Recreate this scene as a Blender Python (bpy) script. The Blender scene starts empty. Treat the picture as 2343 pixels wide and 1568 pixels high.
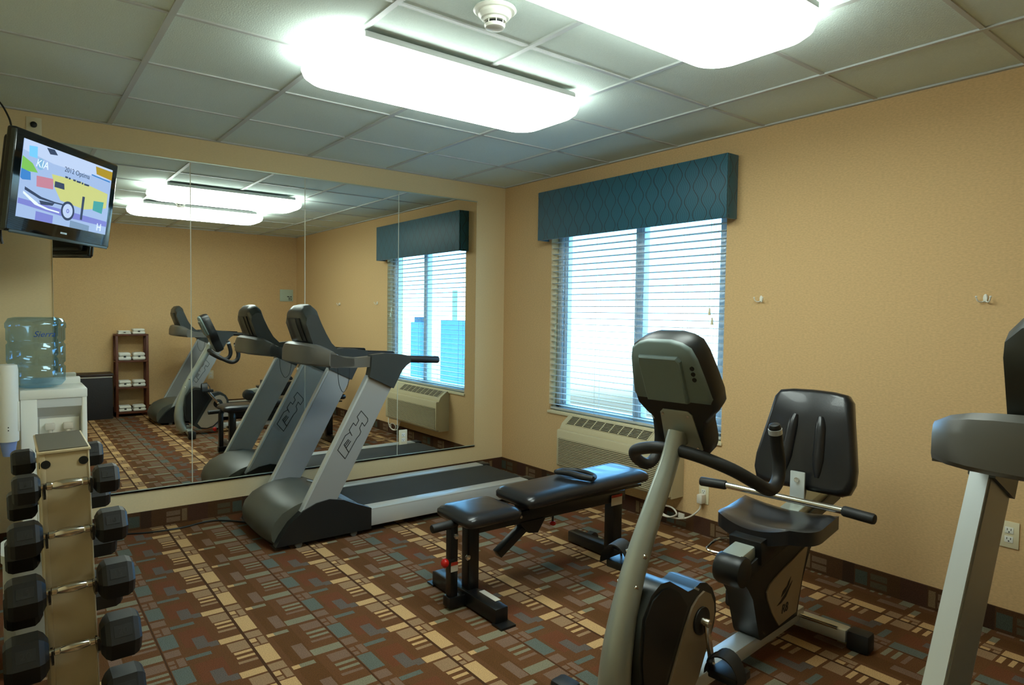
import bpy, bmesh, math, random
from mathutils import Vector, Matrix
random.seed(4)
scn = bpy.context.scene
C = scn.collection
PI = math.pi
W_IMG, H_IMG = 2343, 1568

# ------------------------------------------------------------------ camera
r = Vector((0.79107299, -0.61155851, 0.01413175))
u = Vector((0.01541087, 0.04301814, 0.99895543))
f = Vector((0.61152762, 0.79002888, -0.04345513))
cam_d = bpy.data.cameras.new('camera')
cam = bpy.data.objects.new('camera', cam_d)
C.objects.link(cam)
M = Matrix((( r.x, u.x, -f.x, -3.4682), (r.y, u.y, -f.y, -4.6047), (r.z, u.z, -f.z, 1.3748), (0, 0, 0, 1)))
cam.matrix_world = M
cam_d.sensor_width = 36
cam_d.sensor_fit = 'HORIZONTAL'
cam_d.lens = 1498.9 / W_IMG * 36
cam_d.clip_start = 0.02
scn.camera = cam

# ------------------------------------------------------------------ materials
def lin(c):
    return tuple(((v / 255) / 12.92 if v / 255 <= 0.04045 else ((v / 255 + 0.055) / 1.055) ** 2.4) for v in c) + (1,)
MATS = {}
def mat(name, rgb, rough=0.5, metal=0.0, spec=0.5, bump=0.0, bscale=200, coat=0.0, noise=0.0, nscale=8, trans=0.0, ior=1.45, emit=None, estr=0):
    if name in MATS: return MATS[name]
    m = bpy.data.materials.new(name); m.use_nodes = True
    nt = m.node_tree; b = nt.nodes['Principled BSDF']
    b.inputs['Base Color'].default_value = lin(rgb)
    b.inputs['Roughness'].default_value = rough
    b.inputs['Metallic'].default_value = metal
    b.inputs['Specular IOR Level'].default_value = spec
    b.inputs['Coat Weight'].default_value = coat
    b.inputs['Transmission Weight'].default_value = trans
    b.inputs['IOR'].default_value = ior
    if emit:
        b.inputs['Emission Color'].default_value = lin(emit); b.inputs['Emission Strength'].default_value = estr
    tc = nt.nodes.new('ShaderNodeTexCoord')
    if noise:
        n = nt.nodes.new('ShaderNodeTexNoise'); n.inputs['Scale'].default_value = nscale; n.inputs['Detail'].default_value = 5
        nt.links.new(tc.outputs['Object'], n.inputs['Vector'])
        mx = nt.nodes.new('ShaderNodeMix'); mx.data_type = 'RGBA'; mx.blend_type = 'MULTIPLY'
        mx.inputs[6].default_value = lin(rgb)
        rp = nt.nodes.new('ShaderNodeMapRange'); rp.inputs[3].default_value = 1 - noise; rp.inputs[4].default_value = 1 + noise
        nt.links.new(n.outputs['Fac'], rp.inputs[0])
        cc = nt.nodes.new('ShaderNodeCombineColor')
        for i in range(3): nt.links.new(rp.outputs[0], cc.inputs[i])
        mx.inputs[0].default_value = 1
        nt.links.new(cc.outputs[0], mx.inputs[7]); nt.links.new(mx.outputs[2], b.inputs['Base Color'])
    if bump:
        n2 = nt.nodes.new('ShaderNodeTexNoise'); n2.inputs['Scale'].default_value = bscale; n2.inputs['Detail'].default_value = 3
        nt.links.new(tc.outputs['Object'], n2.inputs['Vector'])
        bp = nt.nodes.new('ShaderNodeBump'); bp.inputs['Strength'].default_value = bump; bp.inputs['Distance'].default_value = 0.002
        nt.links.new(n2.outputs['Fac'], bp.inputs['Height']); nt.links.new(bp.outputs[0], b.inputs['Normal'])
    MATS[name] = m
    return m

def carpet(name, mode):
    """woven carpet of rectangles; mode 'floor' uses x,y, 'bx'/'by' the base strip along x or y."""
    m = bpy.data.materials.new(name); m.use_nodes = True
    nt = m.node_tree; N = nt.nodes; Lk = nt.links; b = N['Principled BSDF']
    b.inputs['Roughness'].default_value = 0.95; b.inputs['Specular IOR Level'].default_value = 0.1
    tc = N.new('ShaderNodeTexCoord'); sp = N.new('ShaderNodeSeparateXYZ'); Lk.new(tc.outputs['Object'], sp.inputs[0])
    def math_(op, a, bb=None, c=None):
        n = N.new('ShaderNodeMath'); n.operation = op
        for i, v in enumerate((a, bb, c)):
            if v is None: continue
            if isinstance(v, (int, float)): n.inputs[i].default_value = v
            else: Lk.new(v, n.inputs[i])
        return n.outputs[0]
    X, Y, Z = sp.outputs
    if mode == 'floor':
        a = math_('FLOORED_MODULO', math_('ADD', X, 2.69 + 0.61 * 20), 0.61)      # 0 at the beige line
        v = math_('FLOORED_MODULO', math_('SUBTRACT', 31 * 10 * 0.1, math_('ADD', Y, 1.90)), 0.31)
        T = 0.305
        rects = []
        LB, TN, GG, TP, TE, SL = (176, 142, 98), (136, 108, 80), (116, 110, 90), (110, 86, 70), (86, 91, 83), (88, 79, 72)
        def R(c, x0, x1, v0, v1): rects.append((c, x0 % 0.61, (x0 % 0.61) + (x1 - x0), v0, v1))
        # patches of redder ground
        R((98, 58, 36), T + .085, T + .19, .0, .16); R((86, 56, 30), .09, .18, .0, .31)
        # beige column
        R(LB, .006, .066, .0, .15); R(TN, .006, .066, .168, .224); R(LB, .006, .031, .234, .268); R(TN, .006, .031, .279, .303); R(TN, .038, .066, .234, .300)
        R(LB, .512, .606, .165, .212); R(TN, .530, .606, .225, .303)
        R(LB, .535, .606, .003, .023); R(LB, .535, .606, .044, .062); R(TN, .530, .606, .084, .103)
        R(LB, .076, .105, .236, .264); R(GG, .105, .165, .236, .264); R(TP, .128, .172, .080, .205)
        # teal column
        R(TE, T + .006, T + .068, .0, .13); R(TP, T + .006, T + .062, .15, .205); R(TP, T + .006, T + .028, .234, .262); R(TP, T + .006, T + .028, .275, .300); R(TP, T + .036, T + .064, .230, .300)
        R(GG, T - .128, T - .004, .158, .210); R(TP, T - .088, T - .006, .232, .296)
        R(GG, T - .088, T - .006, .006, .026); R(GG, T - .088, T - .006, .046, .064); R(TP, T - .096, T - .008, .086, .104)
        R(TE, T + .068, T + .162, .236, .264); R(SL, T + .122, T + .170, .085, .195); R(SL, T + .170, T + .204, .160, .206)
        dark, base = (66, 42, 25), (92, 60, 35)
        rects.append((dark, .61 - .006, .61 + .006, 0, .31)); rects.append((dark, .0, .006, 0, .31)); rects.append((dark, T - .003, T + .003, 0, .31))
    else:
        A = X if mode == 'bx' else Y
        off = 2.55 if mode == 'bx' else 0.35
        a = math_('FLOORED_MODULO', math_('ADD', A, off + 0.61 * 20), 0.61); v = Z
        rects = [((72, 48, 36), 0, .12, 0, .12), ((80, 70, 52), .18, .26, .055, .085), ((80, 70, 52), .18, .26, .015, .045), ((68, 72, 62), .275, .335, .015, .085),
                 ((58, 40, 28), .34, .40, 0, .12), ((108, 86, 66), .485, .565, .055, .085), ((108, 86, 66), .485, .565, .015, .045), ((112, 90, 64), .575, .605, .012, .09)]
        base = (76, 52, 32)
    rgb = N.new('ShaderNodeRGB'); rgb.outputs[0].default_value = lin(base); col = rgb.outputs[0]
    for c, x0, x1, v0, v1 in rects:
        ma = math_('COMPARE', a, (x0 + x1) / 2, (x1 - x0) / 2)
        mv = math_('COMPARE', v, (v0 + v1) / 2, (v1 - v0) / 2)
        mm = math_('MULTIPLY', ma, mv)
        mx = N.new('ShaderNodeMix'); mx.data_type = 'RGBA'
        Lk.new(mm, mx.inputs[0]); Lk.new(col, mx.inputs[6]); mx.inputs[7].default_value = lin(c); col = mx.outputs[2]
    nz = N.new('ShaderNodeTexNoise'); nz.inputs['Scale'].default_value = 260; nz.inputs['Detail'].default_value = 2
    Lk.new(tc.outputs['Object'], nz.inputs['Vector'])
    mr = N.new('ShaderNodeMapRange'); mr.inputs[1].default_value = .3; mr.inputs[2].default_value = .7; mr.inputs[3].default_value = .72; mr.inputs[4].default_value = 1.28
    Lk.new(nz.outputs['Fac'], mr.inputs[0])
    vm = N.new('ShaderNodeVectorMath'); vm.operation = 'SCALE'; Lk.new(col, vm.inputs[0]); Lk.new(mr.outputs[0], vm.inputs['Scale'])
    Lk.new(vm.outputs[0], b.inputs['Base Color'])
    bp = N.new('ShaderNodeBump'); bp.inputs['Strength'].default_value = 0.5; bp.inputs['Distance'].default_value = 0.003
    Lk.new(nz.outputs['Fac'], bp.inputs['Height']); Lk.new(bp.outputs[0], b.inputs['Normal'])
    return m

def wallpaper(name, rgb, amt=0.10):
    m = bpy.data.materials.new(name); m.use_nodes = True
    nt = m.node_tree; N = nt.nodes; Lk = nt.links; b = N['Principled BSDF']
    b.inputs['Roughness'].default_value = 0.8; b.inputs['Specular IOR Level'].default_value = 0.2
    tc = N.new('ShaderNodeTexCoord')
    mp = N.new('ShaderNodeMapping'); mp.inputs['Scale'].default_value = (70, 70, 150); Lk.new(tc.outputs['Object'], mp.inputs[0])
    n = N.new('ShaderNodeTexNoise'); n.inputs['Scale'].default_value = 1; n.inputs['Detail'].default_value = 4; Lk.new(mp.outputs[0], n.inputs['Vector'])
    mr = N.new('ShaderNodeMapRange'); mr.inputs[1].default_value = .3; mr.inputs[2].default_value = .7; mr.inputs[3].default_value = 1 - amt; mr.inputs[4].default_value = 1 + amt
    Lk.new(n.outputs['Fac'], mr.inputs[0])
    vm = N.new('ShaderNodeVectorMath'); vm.operation = 'SCALE'; vm.inputs[0].default_value = lin(rgb)[:3]; Lk.new(mr.outputs[0], vm.inputs['Scale'])
    Lk.new(vm.outputs[0], b.inputs['Base Color'])
    bp = N.new('ShaderNodeBump'); bp.inputs['Strength'].default_value = 0.25; bp.inputs['Distance'].default_value = 0.001
    Lk.new(n.outputs['Fac'], bp.inputs['Height']); Lk.new(bp.outputs[0], b.inputs['Normal'])
    return m

def valance_mat():
    """teal cloth with darker lines that swing apart and together into ogees"""
    m = bpy.data.materials.new('teal ogee cloth'); m.use_nodes = True
    nt = m.node_tree; N = nt.nodes; Lk = nt.links; b = N['Principled BSDF']
    b.inputs['Roughness'].default_value = 0.55; b.inputs['Sheen Weight'].default_value = 0.3
    tc = N.new('ShaderNodeTexCoord'); sp = N.new('ShaderNodeSeparateXYZ'); Lk.new(tc.outputs['Object'], sp.inputs[0])
    def mt(op, a, bb=None):
        n = N.new('ShaderNodeMath'); n.operation = op
        for i, v in enumerate((a, bb)):
            if v is None: continue
            if isinstance(v, (int, float)): n.inputs[i].default_value = v
            else: Lk.new(v, n.inputs[i])
        return n.outputs[0]
    y = mt('ADD', sp.outputs[1], sp.outputs[0]); z = sp.outputs[2]
    P = 0.125
    wob = mt('MULTIPLY', mt('SINE', mt('MULTIPLY', z, 2 * PI / 0.17)), 0.0200)
    def line(sign, off):
        s = mt('ADD', y, off) if sign > 0 else mt('ADD', y, off)
        s = mt('ADD', s, wob) if sign > 0 else mt('SUBTRACT', s, wob)
        q = mt('FLOORED_MODULO', mt('ADD', s, 12.5), P)
        return mt('LESS_THAN', mt('ABSOLUTE', mt('SUBTRACT', q, P / 2)), 0.003)
    l1 = line(1, 0); l2 = line(-1, P / 2)
    ln = mt('MAXIMUM', l1, l2)
    q = mt('FLOORED_MODULO', mt('ADD', mt('ADD', y, wob), 9.4), 0.016)
    st = mt('MULTIPLY', mt('LESS_THAN', q, 0.006), 0.5)
    m1 = N.new('ShaderNodeMix'); m1.data_type = 'RGBA'; Lk.new(st, m1.inputs[0]); m1.inputs[6].default_value = lin((12, 78, 96)); m1.inputs[7].default_value = lin((26, 98, 116))
    m2 = N.new('ShaderNodeMix'); m2.data_type = 'RGBA'; Lk.new(ln, m2.inputs[0]); Lk.new(m1.outputs[2], m2.inputs[6]); m2.inputs[7].default_value = lin((8, 34, 44))
    Lk.new(m2.outputs[2], b.inputs['Base Color'])
    return m

M_CARPET = carpet('patterned carpet', 'floor')
M_CBX = carpet('carpet base x', 'bx'); M_CBY = carpet('carpet base y', 'by')
M_AMBER = wallpaper('amber wallpaper', (206, 172, 124), .09)
M_CREAM = wallpaper('cream paint', (218, 196, 152), .03)
M_TILE = mat('ceiling tile', (212, 224, 218), .95, spec=.1, bump=.6, bscale=160, noise=.05, nscale=90)
M_GRIDM = mat('ceiling grid paint', (186, 190, 188), .45)
M_WHITE = mat('white plastic', (226, 226, 216), .35)
M_IVORY = mat('ivory plastic', (216, 206, 172), .4)
M_PTAC = mat('beige enamel', (186, 174, 140), .45)
M_DARKG = mat('dark grille gap', (40, 34, 24), .8)
M_BLACK = mat('black plastic', (24, 25, 24), .38, bump=.08, bscale=600)
M_BLACKS = mat('black satin paint', (20, 20, 20), .3)
M_VINYL = mat('black vinyl', (26, 26, 28), .3, bump=.12, bscale=350, coat=.15)
M_RUBBER = mat('black rubber', (26, 26, 25), .55)
M_HOOD = mat('olive grey plastic', (74, 75, 66), .42)
M_CONS = mat('smoke grey plastic', (86, 84, 78), .35)
M_CONSD = mat('charcoal plastic', (48, 52, 50), .35)
M_CONSB = mat('grey green plastic', (112, 128, 126), .42)
M_SILVER = mat('silver powder coat', (152, 152, 148), .38, metal=.35)
M_PEWTER = mat('pewter powder coat', (164, 170, 160), .32, metal=.5, noise=.08, nscale=14)
M_ALU = mat('brushed aluminium', (200, 206, 206), .35, metal=.5)
M_CHROME = mat('chrome', (210, 205, 195), .18, metal=1)
M_BELT = mat('treadmill belt', (44, 46, 44), .7, bump=.2, bscale=500)
M_RED = mat('red plastic', (190, 22, 18), .3)
M_LABELW = mat('label white', (206, 200, 186), .5)
M_LABELR = mat('label red', (170, 50, 30), .5)
M_RACK = mat('cream rack paint', (192, 176, 142), .4)
M_RACKTOP = mat('rack cap grey', (92, 88, 76), .5)
M_IRON = mat('black rubber hex', (21, 21, 21), .45, bump=.1, bscale=300)
M_NUM = mat('embossed number', (36, 36, 36), .5)
M_CUPS = mat('pale blue paper cup', (120, 140, 190), .5)
M_BIN = mat('light grey bin', (190, 190, 180), .45)
M_CORDW = mat('white cord', (210, 202, 186), .45)
M_MAHOG = mat('red brown wood', (92, 46, 26), .45, noise=.2, nscale=20)
M_TOWEL = mat('white towel', (224, 222, 212), .95, bump=.8, bscale=250)
M_HAMPER = mat('charcoal wicker', (38, 34, 34), .7, bump=.5, bscale=90)
M_HLID = mat('dark brown lid', (52, 34, 22), .5)
M_SIGN = mat('pale sign', (176, 190, 170), .4)
M_INK = mat('ink', (20, 22, 20), .5)
M_GREYP = mat('bike side panel', (150, 134, 112), .4)
M_FRAMEW = mat('window frame white', (206, 214, 218), .35)
M_BLIND = mat('blind slat white', (186, 190, 186), .5)
M_ALUTRIM = mat('mirror channel', (176, 186, 172), .3, metal=.4)
M_GLASSE = mat('mirror glass edge', (222, 226, 210), .2)
M_TVBEZ = mat('gloss black bezel', (12, 12, 12), .08, coat=.5)
M_SIERRA = mat('blue print', (20, 70, 150), .4)
m = bpy.data.materials.new('blue water bottle'); m.use_nodes = True
nt = m.node_tree; nt.nodes.clear()
o_ = nt.nodes.new('ShaderNodeOutputMaterial'); mx = nt.nodes.new('ShaderNodeMixShader'); t_ = nt.nodes.new('ShaderNodeBsdfTransparent'); g_ = nt.nodes.new('ShaderNodeBsdfGlossy'); lw = nt.nodes.new('ShaderNodeLayerWeight'); lw.inputs[0].default_value = .45
t_.inputs[0].default_value = (.68, .80, .88, 1); g_.inputs['Roughness'].default_value = .06; g_.inputs[0].default_value = (.55, .80, 1, 1)
mm_ = nt.nodes.new('ShaderNodeMath'); mm_.operation = 'MULTIPLY_ADD'; mm_.inputs[1].default_value = .30; mm_.inputs[2].default_value = .05
nt.links.new(lw.outputs['Facing'], mm_.inputs[0]); nt.links.new(mm_.outputs[0], mx.inputs[0])
nt.links.new(t_.outputs[0], mx.inputs[1]); nt.links.new(g_.outputs[0], mx.inputs[2]); nt.links.new(mx.outputs[0], o_.inputs[0])
M_BOTTLE = m
M_LAMP = mat('lamp diffuser', (255, 255, 250), .5, emit=(240, 255, 247), estr=7.2)
M_BLDG = mat('distant slab', (90, 130, 150), .7)

m = bpy.data.materials.new('mirror silver'); m.use_nodes = True
b = m.node_tree.nodes['Principled BSDF']; b.inputs['Base Color'].default_value = (.90, .92, .88, 1); b.inputs['Metallic'].default_value = 1; b.inputs['Roughness'].default_value = 0.004
M_MIRROR = m
m = bpy.data.materials.new('window pane'); m.use_nodes = True
nt = m.node_tree; nt.nodes.clear()
o_ = nt.nodes.new('ShaderNodeOutputMaterial'); mx = nt.nodes.new('ShaderNodeMixShader'); t_ = nt.nodes.new('ShaderNodeBsdfTransparent'); g_ = nt.nodes.new('ShaderNodeBsdfGlossy')
g_.inputs['Roughness'].default_value = .02; mx.inputs[0].default_value = .07
nt.links.new(t_.outputs[0], mx.inputs[1]); nt.links.new(g_.outputs[0], mx.inputs[2]); nt.links.new(mx.outputs[0], o_.inputs[0])
M_PANE = m
def emis(name, rgb, s=1.0):
    m = bpy.data.materials.new(name); m.use_nodes = True
    b = m.node_tree.nodes['Principled BSDF']; b.inputs['Base Color'].default_value = (0, 0, 0, 1); b.inputs['Roughness'].default_value = .15
    b.inputs['Emission Color'].default_value = lin(rgb); b.inputs['Emission Strength'].default_value = s * .62
    return m
M_VAL = valance_mat()
M_VALSIDE = M_VAL

# ------------------------------------------------------------------ mesh helpers
class MB:
    def __init__(s): s.bm = bmesh.new()
    def _merge(s, t, bev=0, seg=2, ang=0.5):
        if bev > 0:
            ed = [e for e in t.edges if e.is_manifold and e.calc_face_angle(0) > ang]
            bmesh.ops.bevel(t, geom=ed, offset=bev, segments=seg, profile=.5, affect='EDGES', clamp_overlap=True)
        bmesh.ops.recalc_face_normals(t, faces=t.faces)
        me = bpy.data.meshes.new('t'); t.to_mesh(me); t.free(); s.bm.from_mesh(me); bpy.data.meshes.remove(me)
        return s
    def box(s, x0, x1, y0, y1, z0, z1, bev=0, seg=2, rot=None, piv=None):
        t = bmesh.new()
        bmesh.ops.create_cube(t, size=1, matrix=Matrix.Translation(((x0 + x1) / 2, (y0 + y1) / 2, (z0 + z1) / 2)) @ Matrix.Diagonal((abs(x1 - x0), abs(y1 - y0), abs(z1 - z0), 1)))
        if rot is not None:
            bmesh.ops.rotate(t, verts=t.verts, cent=piv or ((x0 + x1) / 2, (y0 + y1) / 2, (z0 + z1) / 2), matrix=rot)
        return s._merge(t, bev, seg)
    def bar(s, p0, p1, w, h, bev=0, up=(0, 0, 1)):
        """rectangular bar from p0 to p1, w across, h along 'up'"""
        p0, p1 = Vector(p0), Vector(p1); d = (p1 - p0); L = d.length; d.normalize()
        up = Vector(up); sx = d.cross(up)
        if sx.length < 1e-4: sx = d.cross(Vector((1, 0, 0)))
        sx.normalize(); uz = sx.cross(d)
        Mx = Matrix((sx, d, uz)).transposed().to_4x4(); Mx.translation = (p0 + p1) / 2
        t = bmesh.new(); bmesh.ops.create_cube(t, size=1, matrix=Mx @ Matrix.Diagonal((w, L, h, 1)))
        return s._merge(t, bev)
    def cyl(s, p0, p1, r0, r1=None, seg=20, bev=0):
        p0, p1 = Vector(p0), Vector(p1); d = p1 - p0
        q = d.to_track_quat('Z', 'Y').to_matrix().to_4x4(); q.translation = (p0 + p1) / 2
        t = bmesh.new(); bmesh.ops.create_cone(t, cap_ends=True, segments=seg, radius1=r0, radius2=r0 if r1 is None else r1, depth=d.length, matrix=q)
        return s._merge(t, bev, 2, 0.9)
    def sph(s, c, r, sc=(1, 1, 1), seg=20):
        t = bmesh.new(); bmesh.ops.create_uvsphere(t, u_segments=seg, v_segments=seg // 2, radius=r, matrix=Matrix.Translation(c) @ Matrix.Diagonal((*sc, 1)))
        return s._merge(t)
    def tube(s, pts, r, seg=12, smooth=0, caps=True):
        pts = [Vector(p) for p in pts]
        if smooth:
            out = []
            n = len(pts)
            for i in range(n - 1):
                a, b_, c, d = pts[max(i - 1, 0)], pts[i], pts[i + 1], pts[min(i + 2, n - 1)]
                for k in range(smooth):
                    t = k / smooth
                    out.append(0.5 * ((2 * b_) + (c - a) * t + (2 * a - 5 * b_ + 4 * c - d) * t * t + (3 * b_ - a - 3 * c + d) * t ** 3))
            out.append(pts[-1])
            if isinstance(r, (list, tuple)):
                rr = []
                for i in range(n - 1):
                    for k in range(smooth): rr.append(r[i] + (r[i + 1] - r[i]) * k / smooth)
                rr.append(r[-1]); r = rr
            pts = out
        t = bmesh.new(); rings = []
        nrm = None
        for i, p in enumerate(pts):
            d = (pts[min(i + 1, len(pts) - 1)] - pts[max(i - 1, 0)]).normalized()
            if nrm is None:
                nrm = d.orthogonal().normalized()
            nrm = (nrm - d * nrm.dot(d)).normalized(); bn = d.cross(nrm)
            ri = r[i] if isinstance(r, (list, tuple)) else r
            rings.append([t.verts.new(p + (nrm * math.cos(2 * PI * k / seg) + bn * math.sin(2 * PI * k / seg)) * ri) for k in range(seg)])
        for a, b_ in zip(rings, rings[1:]):
            for k in range(seg): t.faces.new((a[k], a[(k + 1) % seg], b_[(k + 1) % seg], b_[k]))
        if caps: t.faces.new(rings[0][::-1]); t.faces.new(rings[-1])
        return s._merge(t)
    def prism(s, poly, a0, a1, axis='y', bev=0, seg=2, ang=0.5):
        """poly in the plane square to axis: y -> (x,z), x -> (y,z), z -> (x,y)"""
        t = bmesh.new()
        def P(p, a): return {'y': (p[0], a, p[1]), 'x': (a, p[0], p[1]), 'z': (p[0], p[1], a)}[axis]
        A = [t.verts.new(P(p, a0)) for p in poly]; B = [t.verts.new(P(p, a1)) for p in poly]
        n = len(poly)
        t.faces.new(A); t.faces.new(B[::-1])
        for i in range(n): t.faces.new((A[i], B[i], B[(i + 1) % n], A[(i + 1) % n]))
        return s._merge(t, bev, seg, ang)
    def loft(s, secs, caps=True, bev=0):
        t = bmesh.new(); rs = [[t.verts.new(p) for p in sec] for sec in secs]
        n = len(secs[0])
        for a, b_ in zip(rs, rs[1:]):
            for i in range(n): t.faces.new((a[i], a[(i + 1) % n], b_[(i + 1) % n], b_[i]))
        if caps: t.faces.new(rs[0][::-1]); t.faces.new(rs[-1])
        return s._merge(t, bev)
    def lathe(s, prof, c=(0, 0, 0), seg=32, axis=None):
        t = bmesh.new(); rs = []
        for (rr, z) in prof: rs.append([t.verts.new((rr * math.cos(2 * PI * k / seg), rr * math.sin(2 * PI * k / seg), z)) for k in range(seg)])
        for a, b_ in zip(rs, rs[1:]):
            for k in range(seg): t.faces.new((a[k], a[(k + 1) % seg], b_[(k + 1) % seg], b_[k]))
        t.faces.new(rs[0][::-1]); t.faces.new(rs[-1])
        if axis is not None:
            q = Vector(axis).to_track_quat('Z', 'Y').to_matrix(); bmesh.ops.rotate(t, verts=t.verts, matrix=q)
        bmesh.ops.translate(t, verts=t.verts, vec=c)
        return s._merge(t)
    def strip(s, pts, w, nrm, closed=False):
        """thin raised line following pts on a surface with normal nrm"""
        nrm = Vector(nrm); pts = [Vector(p) for p in pts]
        if closed: pts = pts + [pts[0]]
        for a, b_ in zip(pts, pts[1:]):
            d = (b_ - a)
            if d.length < 1e-6: continue
            s.bar(a - d.normalized() * w * .4, b_ + d.normalized() * w * .4, w, .0012, up=nrm)
        return s
    def rotated(s, rot, piv):
        bmesh.ops.rotate(s.bm, verts=s.bm.verts, cent=piv, matrix=rot); return s
    def build(s, name, material, parent=None, smooth=True, ang=35):
        me = bpy.data.meshes.new(name)
        if parent is not None:
            off = parent.get('_o', (0, 0, 0))
            bmesh.ops.translate(s.bm, verts=s.bm.verts, vec=(-off[0], -off[1], -off[2]))
        s.bm.to_mesh(me); s.bm.free()
        me.materials.append(material)
        if smooth:
            for p in me.polygons: p.use_smooth = True
            me.set_sharp_from_angle(angle=math.radians(ang))
        o = bpy.data.objects.new(name, me); C.objects.link(o)
        if parent is not None:
            o.parent = parent
            o['_o'] = list(parent.get('_o', (0, 0, 0)))
        return o

def tag(o, label=None, cat=None, group=None, kind=None):
    if label: o['label'] = label
    if cat: o['category'] = cat
    if group: o['group'] = group
    if kind: o['kind'] = kind
    return o
def thing(name, label, cat, loc, group=None):
    o = bpy.data.objects.new(name, None); C.objects.link(o); o.empty_display_size = .05
    o.location = loc; o['_o'] = list(loc)
    return tag(o, label, cat, group)
def lab(o, s): o['label'] = s; return o
def struct(o): o['kind'] = 'structure'; return o
def copy_tree(o, parent=None):
    c = o.copy(); C.objects.link(c); c.parent = parent
    for ch in list(o.children): copy_tree(ch, c)
    return c
def text(name, body, size, mtx, material, parent, ext=.0006, align='CENTER', shear=0):
    cu = bpy.data.curves.new(name, 'FONT'); cu.body = body; cu.size = size; cu.extrude = ext; cu.align_x = align; cu.align_y = 'CENTER'; cu.shear = shear
    to = bpy.data.objects.new(name, cu); C.objects.link(to)
    dg = bpy.context.evaluated_depsgraph_get(); dg.update()
    me = bpy.data.meshes.new_from_object(to.evaluated_get(dg)); bpy.data.objects.remove(to)
    me.transform(mtx)
    off = parent.get('_o', (0, 0, 0)) if parent is not None else (0, 0, 0)
    me.transform(Matrix.Translation((-off[0], -off[1], -off[2])))
    me.materials.clear(); me.materials.append(material)
    o = bpy.data.objects.new(name, me); C.objects.link(o)
    if parent is not None: o.parent = parent; o['_o'] = list(off)
    return o
def frame(o, xdir, ydir):
    xdir = Vector(xdir).normalized(); ydir = Vector(ydir).normalized(); z = xdir.cross(ydir)
    m = Matrix((xdir, ydir, z)).transposed().to_4x4(); m.translation = o; return m
RZ = lambda a: Matrix.Rotation(a, 3, 'Z')
RY = lambda a: Matrix.Rotation(a, 3, 'Y')
RX = lambda a: Matrix.Rotation(a, 3, 'X')

# ------------------------------------------------------------------ room
H = 2.463; XL = -3.75; YB = -5.19
struct(MB().box(XL - .1, .15, YB - .1, .1, -.06, 0).build('floor', M_CARPET, smooth=False))
struct(MB().box(XL - .1, .2, 0, .12, 0, 2.75).build('wall_mirror_side', M_CREAM, smooth=False))
WY0, WY1, WZ0, WZ1 = -.625, -2.235, .605, 2.12
w = MB(); w.box(0, .2, WY0, 0, 0, 2.75); w.box(0, .2, YB - .1, WY1, 0, 2.75); w.box(0, .2, WY1, WY0, 0, WZ0); w.box(0, .2, WY1, WY0, WZ1, 2.75)
struct(w.build('wall_window_side', M_AMBER, smooth=False))
struct(MB().box(XL - .1, 0, YB - .12, YB, 0, 2.75).build('wall_rear', M_AMBER, smooth=False))
struct(MB().box(XL - .12, XL, YB, 0, 0, 2.75).build('wall_left', M_CREAM, smooth=False))
# ceiling tiles and grid
w = MB(); w.box(XL, 0, YB, 0, H + .012, H + .05)
struct(w.build('ceiling', M_TILE, smooth=False))
g = MB(); xs = [-.537 - .606 * k for k in range(6)]; ys = [-.642 - .61 * k for k in range(8)]
for x in xs: g.box(x - .012, x + .012, YB, 0, H + .004, H + .013)
for y in ys: g.box(XL, 0, y - .009, y + .009, H + .006, H + .013)
for a in ((XL, 0, -.022, 0), (XL, 0, YB, YB + .022), (-.022, 0, YB, 0), (XL, XL + .022, YB, 0)): g.box(*a, H + .003, H + .013)
struct(g.build('trim_3', M_GRIDM, smooth=False))
# carpet base strips
struct(MB().box(XL, 0, -.011, 0, 0, .107).build('baseboard_mirror_side', M_CBX, smooth=False))
struct(MB().box(-.011, 0, YB, 0, 0, .107).build('baseboard_window_side', M_CBY, smooth=False))
struct(MB().box(XL, 0, YB, YB + .011, 0, .107).build('baseboard_rear', M_CBX, smooth=False))
struct(MB().box(XL, XL + .011, YB, 0, 0, .107).build('baseboard_left', M_CBY, smooth=False))

# ------------------------------------------------------------------ mirrors
seams = [-3.25, -2.521, -1.778, -1.039, -.302]
names = ['mirror panel nearest the water cooler, reflecting the towel shelf', 'mirror panel behind the treadmill hood, reflecting exercise bike handlebars',
         'mirror panel with right edge at the small wall outlet, reflecting coat hooks', 'mirror panel nearest the room corner, reflecting the air conditioner']
for i in range(4):
    x0, x1 = seams[i] + .0012, seams[i + 1] - .0012
    t = thing('mirror_panel', names[i], 'mirror', ((x0 + x1) / 2, 0, .245), 'wall mirror panels')
    MB().box(x0 + .0016, x1 - .0016, -.007, -.0062, .245, 2.312).build('silvered_face', M_MIRROR, t, smooth=False)
    MB().box(x0, x1, -.0062, 0, .245, 2.312).build('glass_edge', M_GLASSE, t, smooth=False)
struct(MB().box(-3.25, -.302, -.012, 0, .236, .245).box(-3.25, -.302, -.012, -.0085, .236, .25).build('trim_1', M_ALUTRIM, smooth=False))
struct(MB().box(-3.25, -.302, -.012, 0, 2.312, 2.319).build('trim_2', M_ALUTRIM, smooth=False))

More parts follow.
